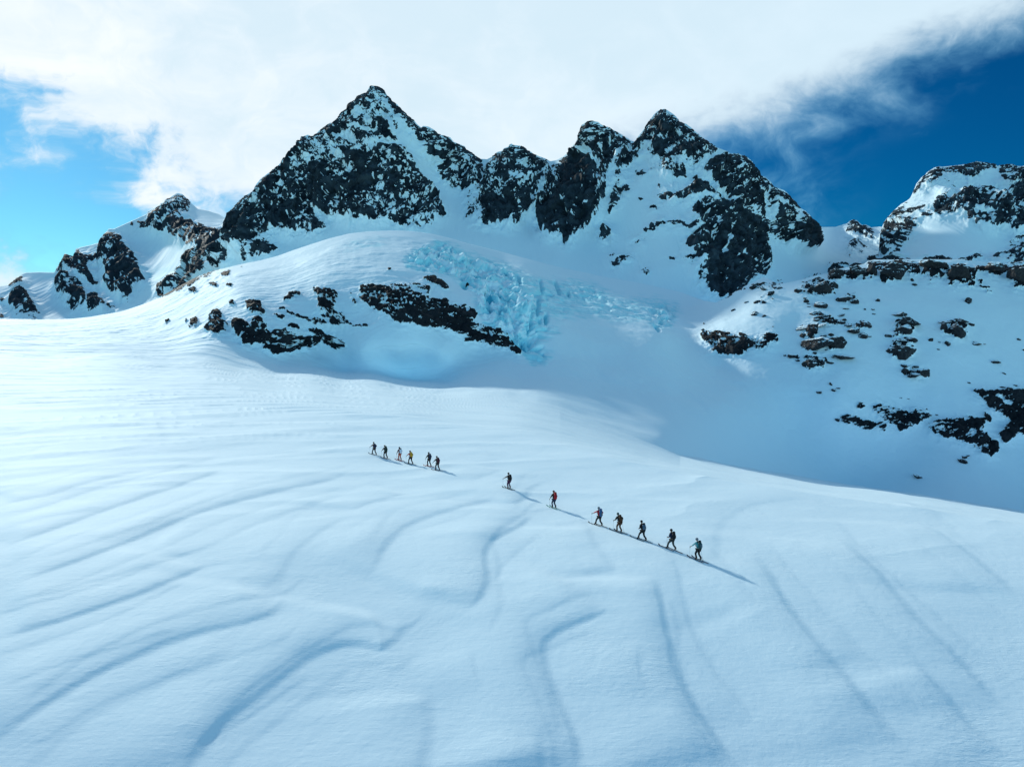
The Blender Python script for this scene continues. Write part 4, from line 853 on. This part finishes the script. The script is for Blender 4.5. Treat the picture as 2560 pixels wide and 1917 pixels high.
CL = {'black': (.004, .005, .008), 'navy': (.010, .020, .055), 'teal': (.05, .26, .30), 'red': (.42, .012, .02), 'maroon': (.07, .008, .02), 'yellow': (.55, .30, .02), 'orange': (.45, .09, .05), 'white': (.65, .68, .80), 'green': (.01, .035, .03),
      'bluegrey': (.05, .10, .17), 'brown': (.07, .025, .010), 'darkteal': (.01, .06, .07), 'olive': (.02, .03, .03), 'skin': (.35, .19, .13), 'blue': (.03, .10, .25), 'palegreen': (.12, .40, .32), 'steel': (.25, .27, .30), 'grey': (.10, .13, .17), 'purple': (.06, .01, .05)}
def C_(n): return cm(n+' cloth', CL[n])

def skin_mesh(name, V, Eg, Rr, mats, matfn, sub=1, root=0):
    me = bpy.data.meshes.new(name+'_src'); me.from_pydata([tuple(v) for v in V], Eg, []); me.update()
    o = bpy.data.objects.new(name+'_src', me); COL.objects.link(o)
    me_sk = o.modifiers.new('s', 'SKIN'); me_sk.use_smooth_shade = True; me_sk.branch_smoothing = .4
    if not me.skin_vertices: me.skin_vertices.new(name='')
    for i, sv in enumerate(me.skin_vertices[0].data):
        r = Rr[i]; sv.radius = (r, r) if not isinstance(r, tuple) else r; sv.use_root = (i == root)
    ss = o.modifiers.new('b', 'SUBSURF'); ss.levels = sub; ss.render_levels = sub
    dg = bpy.context.evaluated_depsgraph_get(); dg.update()
    m2 = bpy.data.meshes.new_from_object(o.evaluated_get(dg)); m2.name = name
    bpy.data.objects.remove(o); bpy.data.meshes.remove(me)
    m2.materials.clear()
    for m in mats: m2.materials.append(m)
    for p in m2.polygons: p.use_smooth = True; p.material_index = matfn(p.center)
    return m2

def lerp(a, b, t): return a+(b-a)*t
def limb(a, b, L1, L2, bend):
    """joint between a and b (two bones), pushed towards bend"""
    d = b-a; dist = min(d.length, (L1+L2)*.999); x = (L1*L1-L2*L2+dist*dist)/(2*dist); h = math.sqrt(max(L1*L1-x*x, 0))
    u = d.normalized(); n = (bend-u*bend.dot(u)).normalized(); return a+u*x+n*h

def figure(spec):
    """a ski tourer; local frame: +Y is where they walk, z=0 is the top of the skis"""
    H = spec.get('h', 1.76); s = H/1.76
    lean = math.radians(spec.get('lean', 10)); fr, bk = spec['stride']; hipz = .93*s-.5*abs(fr-bk)*.16
    hip = Vector((0, 0, hipz)); tz = lambda d: hip+Vector((0, math.sin(lean)*d, math.cos(lean)*d))
    V = []; E = []; R = []; idx = {}
    def add(n, p, r, par=None):
        idx[n] = len(V); V.append(p.copy()); R.append(r)
        if par is not None: E.append((idx[par], idx[n]))
    add('pelvis', hip, (.155*s, .12*s)); add('waist', tz(.18*s), (.145*s, .11*s), 'pelvis'); add('chest', tz(.36*s), (.17*s, .125*s), 'waist'); add('upper', tz(.48*s), (.15*s, .10*s), 'chest')
    add('neck', tz(.565*s)+Vector((0, .01, 0)), .062*s, 'upper')
    hd = tz(.60*s); look = math.radians(spec.get('look', 15)); hf = Vector((0, math.sin(look)*.1, math.cos(look)*.1))
    add('headbase', hd+Vector((0, .02, .03)), .078*s, 'neck'); add('head', hd+Vector((0, .03, .12*s))+hf*.2, (.088*s, .102*s), 'headbase'); add('crown', hd+Vector((0, .03, .185*s))+hf*.3, .07*s, 'head')
    fwd = Vector((0, math.cos(look), -math.sin(look)))
    add('nose', V[idx['head']]+fwd*.118*s, .014*s, 'head')
    for sd in (-1, 1):
        f = 'L' if sd < 0 else 'R'
        # leg
        fy = fr if (sd < 0) == spec.get('leftfront', True) else bk
        ank = Vector((sd*.12*s, fy-.02, .10)); hipj = hip+Vector((sd*.095*s, 0, -.05*s))
        lift = .07 if fy == bk and fr != bk else 0
        ank.z += lift*.5
        knee = limb(hipj, ank, .43*s, .41*s, Vector((0, 1, 0)))
        add('hip'+f, hipj, .10*s, 'pelvis'); add('thigh'+f, lerp(hipj, knee, .5), .082*s, 'hip'+f); add('knee'+f, knee, .065*s, 'thigh'+f); add('calf'+f, lerp(knee, ank, .35), .062*s, 'knee'+f)
        add('ank'+f, ank, .052*s, 'calf'+f); add('toe'+f, ank+Vector((0, .17*s, -.055)), .042*s, 'ank'+f)
        # arm
        sh = tz(.50*s)+Vector((sd*.185*s, 0, 0)); hand = Vector(spec['hands'][f]); hand = Vector((hand.x*sd, hand.y, hand.z))*s
        el = limb(sh, hand, .29*s, .27*s, Vector((sd*.5, -.7, -.5)))
        add('sh'+f, sh, .062*s, 'upper'); add('el'+f, el, .047*s, 'sh'+f); add('fore'+f, lerp(el, hand, .55), .040*s, 'el'+f); add('wr'+f, lerp(el, hand, .93), .029*s, 'fore'+f)
        hdir = (hand-el).normalized(); palm = hand+hdir*.05*s; add('palm'+f, palm, (.040*s, .024*s), 'wr'+f)
        # fingers close round the grip, which passes through 'grip'
        grip = palm+hdir*.035*s+Vector((-sd*.012, 0, 0)); idx_grip = grip
        for k in range(4):
            o_ = Vector((0, 0, (.027-.018*k)*s)); ln = [.92, 1.0, .95, .78][k]
            a = palm+hdir*.038*s+o_; b = a+(hdir*.030+Vector((-sd*.012, 0, 0)))*s*ln; c = b+(hdir*.004+Vector((-sd*.030, 0, 0)))*s*ln; d = c+(-hdir*.022)*s*ln
            add(f'f{k}a'+f, a, .0105*s, 'palm'+f); add(f'f{k}b'+f, b, .0100*s, f'f{k}a'+f); add(f'f{k}c'+f, c, .0095*s, f'f{k}b'+f); add(f'f{k}d'+f, d, .0085*s, f'f{k}c'+f)
        a = palm+Vector((-sd*.03, 0, .018))*s; b = a+(hdir*.02+Vector((-sd*.012, 0, .014)))*s; c = b+(hdir*.025+Vector((-sd*.002, 0, .002)))*s
        add('t0'+f, a, .0125*s, 'palm'+f); add('t1'+f, b, .0115*s, 't0'+f); add('t2'+f, c, .0100*s, 't1'+f)
        spec['grip'+f] = grip.copy()
    names = list(idx)
    def matfn(c):
        i = min(range(len(V)), key=lambda j: (V[j]-c).length_squared); n = names[i]
        return 1 if n[:-1] in ('palm', 't0', 't1', 't2', 'wr') or (n[0] == 'f' and n[1].isdigit()) else 0
    body = skin_mesh('person', V, E, R, [C_('skin'), C_('black')], matfn)
    root = bpy.data.objects.new('person', body); COL.objects.link(root)
    def sub(name, keep, scale, mat, rmin=0, extra=None, rootn=None):
        ks = [n for n in names if n in keep]; mp = {n: i for i, n in enumerate(ks)}
        inv = {v: k for k, v in idx.items()}
        vv = [V[idx[n]].copy() for n in ks]; ee = [(mp[inv[a]], mp[inv[b]]) for a, b in E if inv[a] in mp and inv[b] in mp]
        rr = []
        for n in ks:
            r = R[idx[n]]; q = scale
            r = (r[0]*q+rmin, r[1]*q+rmin) if isinstance(r, tuple) else r*q+rmin; rr.append(r)
        if extra: extra(vv, rr, mp)
        me = skin_mesh(name, vv, ee, rr, [mat], lambda c: 0, 1, mp[rootn] if rootn else 0)
        o = bpy.data.objects.new(name, me); COL.objects.link(o); o.parent = root; return o
    sub('jacket', ['pelvis', 'waist', 'chest', 'upper', 'neck']+[a+f for f in 'LR' for a in ('sh', 'el', 'fore')], 1.08, C_(spec['jacket']), .012)
    sub('trousers', ['pelvis']+[a+f for f in 'LR' for a in ('hip', 'thigh', 'knee', 'calf', 'ank')], 1.08, C_(spec['trousers']), .012)
    for f in 'LR':
        sub('boot', ['calf'+f, 'ank'+f, 'toe'+f], 1.15, C_(spec.get('boots', 'black')), .016, rootn='ank'+f)
    # headwear: shell over the crown
    bm = bmesh.new(); bmesh.ops.create_uvsphere(bm, u_segments=20, v_segments=14, radius=.125*s)
    bmesh.ops.bisect_plane(bm, geom=bm.verts[:]+bm.edges[:]+bm.faces[:], plane_co=(0, 0, -.035*s), plane_no=(0, -.25, 1), clear_inner=True)
    for v in bm.verts: v.co = Vector((v.co.x*.88, v.co.y*1.02, v.co.z*1.02))
    me = bpy.data.meshes.new(spec.get('hatkind', 'beanie')); bm.to_mesh(me); bm.free()
    for p in me.polygons: p.use_smooth = True
    me.materials.append(C_(spec.get('hat', 'black'))); o = bpy.data.objects.new(spec.get('hatkind', 'beanie'), me); COL.objects.link(o); o.parent = root
    o.location = V[idx['head']]+Vector((0, -.005, .015))
    # goggles / sunglasses band
    bm = bmesh.new(); bmesh.ops.create_cube(bm, size=1)
    for v in bm.verts: v.co = Vector((v.co.x*.15, v.co.y*.04, v.co.z*.045))
    bmesh.ops.bevel(bm, geom=bm.edges[:], offset=.012, segments=3, affect='EDGES')
    me = bpy.data.meshes.new('goggles'); bm.to_mesh(me); bm.free(); me.materials.append(C_('black')); o = bpy.data.objects.new('goggles', me); COL.objects.link(o); o.parent = root
    o.location = V[idx['head']]+fwd*.095*s+Vector((0, 0, .022))
    if spec.get('harness'):
        bm = bmesh.new()
        for t in range(24):
            a = t/24*6.283; b = (t+1)/24*6.283
            q = [bm.verts.new((math.cos(g)*.185*s, math.sin(g)*.15*s, z)) for g, z in ((a, -.02), (b, -.02), (b, .02), (a, .02))]; bm.faces.new(q)
        bmesh.ops.remove_doubles(bm, verts=bm.verts, dist=.001); bmesh.ops.solidify(bm, geom=bm.faces[:], thickness=.012)
        me = bpy.data.meshes.new('harness'); bm.to_mesh(me); bm.free(); me.materials.append(C_('steel')); o = bpy.data.objects.new('harness', me); COL.objects.link(o); o.parent = root; o.location = hip+Vector((0, 0, -.02))
    spec['V'] = {n: V[i] for n, i in idx.items()}; spec['tz'] = tz; spec['lean_'] = lean; spec['s'] = s
    return root

def rbox(name, dims, mat, bev, loc=(0, 0, 0), taper=1.0, parent=None, rot=None):
    bm = bmesh.new(); bmesh.ops.create_cube(bm, size=1)
    for v in bm.verts:
        t = taper if v.co.z > 0 else 1; v.co = Vector((v.co.x*dims[0]*t, v.co.y*dims[1]*t, v.co.z*dims[2]))
    bmesh.ops.bevel(bm, geom=bm.edges[:], offset=bev, segments=3, affect='EDGES')
    me = bpy.data.meshes.new(name); bm.to_mesh(me); bm.free()
    for p in me.polygons: p.use_smooth = True
    me.materials.append(mat); o = bpy.data.objects.new(name, me); COL.objects.link(o); o.location = loc
    if rot: o.rotation_euler = rot
    if parent: o.parent = parent
    return o

def tube(name, pts, rad, mat, parent=None, seg=8):
    bm = bmesh.new(); rings = []
    n = len(pts)
    if not isinstance(rad, (list, tuple)): rad = [rad]*n
    for i, p in enumerate(pts):
        d = (pts[min(i+1, n-1)]-pts[max(i-1, 0)]).normalized(); a = d.orthogonal().normalized(); b = d.cross(a)
        rings.append([bm.verts.new(p+(a*math.cos(t)+b*math.sin(t))*rad[i]) for t in [k/seg*6.2832 for k in range(seg)]])
    for r, q in zip(rings, rings[1:]):
        for k in range(seg): bm.faces.new((r[k], r[(k+1) % seg], q[(k+1) % seg], q[k]))
    bm.faces.new(rings[0]); bm.faces.new(rings[-1]); bmesh.ops.recalc_face_normals(bm, faces=bm.faces)
    me = bpy.data.meshes.new(name); bm.to_mesh(me); bm.free()
    for p in me.polygons: p.use_smooth = True
    me.materials.append(mat); o = bpy.data.objects.new(name, me); COL.objects.link(o)
    if parent: o.parent = parent
    return o

def ski(col):
    """one ski, 1.78 m, upturned tip towards +Y, top at z=0"""
    L = 1.78; n = 28; bm = bmesh.new(); rows = []
    for i in range(n+1):
        t = i/n; y = -.80+L*t
        w = .052*(1+.35*((t-.5)*2)**2)
        if t > .93: w *= math.sqrt(max(1-((t-.93)/.07)**2, .02))
        if t < .04: w *= .6+.4*t/.04
        z = .11*max(0, (t-.86)/.14)**1.6+.02*max(0, (.05-t)/.05)
        th = .016
        rows.append([bm.verts.new((-w, y, z-th)), bm.verts.new((w, y, z-th)), bm.verts.new((w, y, z)), bm.verts.new((-w, y, z))])
    for a, b in zip(rows, rows[1:]):
        for k in range(4): bm.faces.new((a[k], a[(k+1) % 4], b[(k+1) % 4], b[k]))
    bm.faces.new(rows[0]); bm.faces.new(rows[-1]); bmesh.ops.recalc_face_normals(bm, faces=bm.faces)
    me = bpy.data.meshes.new('ski'); bm.to_mesh(me); bm.free(); me.materials.append(cm(col+' ski', CL[col], .35))
    o = bpy.data.objects.new('ski', me); COL.objects.link(o)
    b = rbox('binding', (.08, .10, .035), C_('steel'), .008, (0, .14, .018), parent=o); b2 = rbox('binding', (.075, .09, .04), C_('steel'), .008, (0, -.14, .02), parent=o)
    return o

STAND = dict(stride=(.10, -.12), lean=6)
SK = [ # px, py of the feet, who, jacket, trousers, hat, pack colour, stride...
 dict(f=(936,1141), who='skier with the maroon jacket leading the line', look='leading skier in maroon jacket and black trousers, first at the far left of the line', jacket='maroon', trousers='black', hat='black', pack='navy', stride=(.38,-.34), lean=8, hands={'L': (.28,.62,1.02), 'R': (.30,.10,1.00)}, poles='L', skic='grey', packs=.9),
 dict(f=(964,1148), who='second skier with the tall dark green pack', look='second skier from the far left, dark clothes, carrying a tall dark green backpack', jacket='black', trousers='black', hat='black', pack='green', stride=(.14,-.30), lean=12, hands={'L': (.26,.50,.98), 'R': (.28,.20,.98)}, poles='L', skic='navy', packs=1.18),
 dict(f=(1000,1153), who='skier in orange trousers', look='skier in orange-red trousers with a pale lavender backpack, third in the line', jacket='maroon', trousers='orange', hat='navy', pack='white', stride=(.06,-.14), lean=6, hands={'L': (.26,.36,.90), 'R': (.28,.15,.98)}, poles='L', skic='red', packs=1.05, boots='maroon'),
 dict(f=(1027,1162), who='skier with the yellow pack', look='skier with a mustard yellow backpack and orange sleeves, fourth in the line', jacket='orange', trousers='black', hat='black', pack='yellow', stride=(.34,-.32), lean=10, hands={'L': (.26,.60,.98), 'R': (.28,.12,1.0)}, poles='L', skic='darkteal', packs=1.0),
 dict(f=(1073,1171), who='fifth skier in black', look='dark clothed skier with pale harness and red ski tips, fifth in the line', jacket='black', trousers='black', hat='black', pack='navy', stride=(.10,-.26), lean=4, hands={'L': (.26,.40,.92), 'R': (.28,.10,1.0)}, poles='L', skic='red', harness=True, packs=1.0),
 dict(f=(1094,1181), who='sixth skier with the black and pink pack', look='skier in black with pink-edged backpack, sixth in line, last of the far group', jacket='black', trousers='black', hat='black', pack='maroon', stride=(.16,-.28), lean=10, hands={'L': (.28,.52,.95), 'R': (.28,.15,1.0)}, poles='L', skic='navy', harness=True, packs=1.0),
 dict(f=(1273,1231), who='lone skier in dark plum trousers', look='lone skier in plum trousers holding one pole upright, between the two groups', jacket='black', trousers='purple', hat='black', pack='black', stride=(.04,-.08), lean=8, hands={'L': (.30,.62,1.06), 'R': (.26,.15,1.0)}, poles='LV', skic='darkteal', harness=True, packs=.95),
 dict(f=(1385,1271), who='skier with the bright red pack', look='skier in black with a bright red backpack and green skis, walking alone', jacket='black', trousers='navy', hat='maroon', pack='red', stride=(.08,-.16), lean=4, hands={'L': (.30,.30,.92), 'R': (.28,.10,1.0)}, poles='L', skic='palegreen', harness=True, packs=1.15),
 dict(f=(1498,1315), who='skier in the red jacket', look='skier in red jacket with a blue backpack, first of the near group', jacket='red', trousers='black', hat='grey', pack='blue', stride=(.40,-.30), lean=6, hands={'L': (.26,.68,1.02), 'R': (.28,.05,1.0)}, poles='L', skic='black', packs=1.15),
 dict(f=(1549,1333), who='skier in brown trousers', look='hooded skier in rusty brown trousers with both poles out, second of the near group', jacket='black', trousers='brown', hat='darkteal', pack='brown', stride=(.22,-.14), lean=22, hands={'L': (.24,.52,.98), 'R': (.28,-.02,.98)}, poles='LR', skic='black', packs=1.0),
 dict(f=(1606,1355), who='skier with the blue-grey pack', look='dark clothed skier striding wide with a blue-grey backpack, middle of the near group', jacket='black', trousers='black', hat='black', pack='bluegrey', stride=(.42,-.36), lean=12, hands={'L': (.24,.24,1.0), 'R': (.26,.22,.96)}, poles='R', skic='darkteal', packs=.92),
 dict(f=(1679,1382), who='skier in the navy jacket', look='skier in navy jacket and olive-black trousers, next to last of the near group', jacket='navy', trousers='olive', hat='black', pack='black', stride=(.40,-.36), lean=6, hands={'L': (.24,.26,1.02), 'R': (.24,.22,1.0)}, poles='L', skic='navy', packs=1.0),
 dict(f=(1745,1409), who='skier in the teal jacket', look='last skier, in a teal jacket with black trousers and grey-teal backpack', jacket='teal', trousers='black', hat='grey', pack='darkteal', stride=(.06,-.22), lean=14, hands={'L': (.28,.56,.98), 'R': (.28,-.02,.96)}, poles='LR', skic='navy', harness=True, packs=1.0),
]
def place(o, M): o.matrix_world = M @ o.matrix_basis
for i, sp in enumerate(SK):
    lk = sp['look']; sp['look'] = 18; head_dir = Vector((-.56, .83)) if i > 6 else Vector((-.66, .75))
    head_dir.normalize(); hd3 = Vector((head_dir.x, head_dir.y, 0))
    g = gpt(*sp['f']); z0 = snow_z(g.x, g.y)
    # slope of the snow along the skis
    za = snow_z(g.x+head_dir.x*.7, g.y+head_dir.y*.7); zb = snow_z(g.x-head_dir.x*.7, g.y-head_dir.y*.7)
    fw = Vector((head_dir.x, head_dir.y, (za-zb)/1.4)).normalized(); rt = fw.cross(Vector((0, 0, 1))).normalized(); up = rt.cross(fw)
    yaw = math.atan2(-head_dir.x, head_dir.y)
    base = Vector((g.x, g.y, max(z0, (za+zb)/2)+.02))
    M = Matrix.Translation(base) @ Matrix.Rotation(yaw, 4, 'Z')
    person = figure(sp); person.matrix_world = M
    tag(person, lk, 'person', 'ski tourers in a line across the snow')
    # skis follow the feet and lie on the snow
    MS_ = Matrix((( rt.x, fw.x, up.x, base.x), (rt.y, fw.y, up.y, base.y), (rt.z, fw.z, up.z, base.z), (0, 0, 0, 1)))
    s = sp['s']
    for sd, f in ((-1, 'L'), (1, 'R')):
        a = sp['V']['ank'+f]; k = ski(sp['skic']); k.matrix_world = MS_ @ Matrix.Translation((sd*.12*s, a.y+.08, 0.0))
        tag(k, f"{'left' if sd < 0 else 'right'} ski under the {sp['who']}", 'ski', 'touring skis')
    # backpack
    pk = bpy.data.objects.new('backpack', None); COL.objects.link(pk); pk.empty_display_size = .2
    ps = sp['packs']*s; q = sp['tz'](.34*s)
    pk.matrix_world = M @ Matrix.Translation(q+Vector((0, -.145*s, 0))) @ Matrix.Rotation(-sp['lean_'], 4, 'X')
    rbox('bag', (.31*s, .22*s, .56*ps), C_(sp['pack']), .06, (0, -.11*s, 0), .9, parent=pk)
    rbox('lid', (.28*s, .23*s, .12*ps), C_('brown' if sp['pack'] == 'brown' else 'black' if sp['pack'] in ('darkteal', 'white', 'bluegrey') else sp['pack']), .045, (0, -.105*s, .30*ps), .85, parent=pk)
    rbox('pocket', (.20*s, .07*s, .26*ps), C_('grey' if sp['pack'] in ('darkteal', 'bluegrey', 'blue') else sp['pack']), .03, (0, -.235*s, -.06*ps), 1, parent=pk)
    for sd in (-1, 1):
        tube('strap', [Vector((sd*.10*s, 0, .24*s)), Vector((sd*.11*s, .08*s, .27*s)), Vector((sd*.12*s, .20*s, .22*s)), Vector((sd*.13*s, .28*s, .08*s)), Vector((sd*.17*s, .22*s, -.08*s)), Vector((sd*.16*s, .04*s, -.16*s))], .022*s, C_('black'), pk)
    pn = {'green': 'tall dark green', 'white': 'pale lavender', 'yellow': 'mustard yellow', 'darkteal': 'grey-teal', 'red': 'bright red', 'brown': 'dark brown-topped', 'bluegrey': 'blue-grey', 'maroon': 'black and pink'}.get(sp['pack'], sp['pack'])
    tag(pk, f"{pn} backpack on the back of the {sp['who'].replace(' with the tall dark green pack', '').replace(' with the yellow pack', ' in orange sleeves').replace(' with the bright red pack', ' on green skis').replace(' with the blue-grey pack', ' striding wide').replace(' with the black and pink pack', '')}", 'backpack', 'backpacks of the ski tourers')
    # poles
    for f in 'LR':
        if f not in sp['poles']: continue
        sd = -1 if f == 'L' else 1
        gw = M @ sp['grip'+f]
        off = Vector((0, 0)) if 'V' in sp['poles'] else (head_dir*(-.28) if f == 'R' else head_dir*.02)
        bx, by = gw.x+off.x, gw.y+off.y; bz = snow_z(bx, by)-.03
        bot = Vector((bx, by, bz)); dirp = (gw-bot).normalized(); top = gw+dirp*.07
        po = bpy.data.objects.new('ski_pole', None); COL.objects.link(po); po.empty_display_size = .2; po.location = bot
        tube('shaft', [Vector((0, 0, 0)), gw-bot], [.006, .0085], C_('steel'), po)
        tube('grip', [gw-bot-dirp*.10, gw-bot, top-bot], [.013, .016, .018], C_('black'), po)
        tube('basket', [dirp*.07, dirp*.078, dirp*.086], [.045, .05, .02], C_('black'), po, 12)
        tag(po, f"ski pole in the {'left' if f == 'L' else 'right'} hand of the {sp['who']}", 'ski pole', 'ski poles')
print('verts', sum(len(o.data.vertices) for o in COL.objects if o.type == 'MESH'))
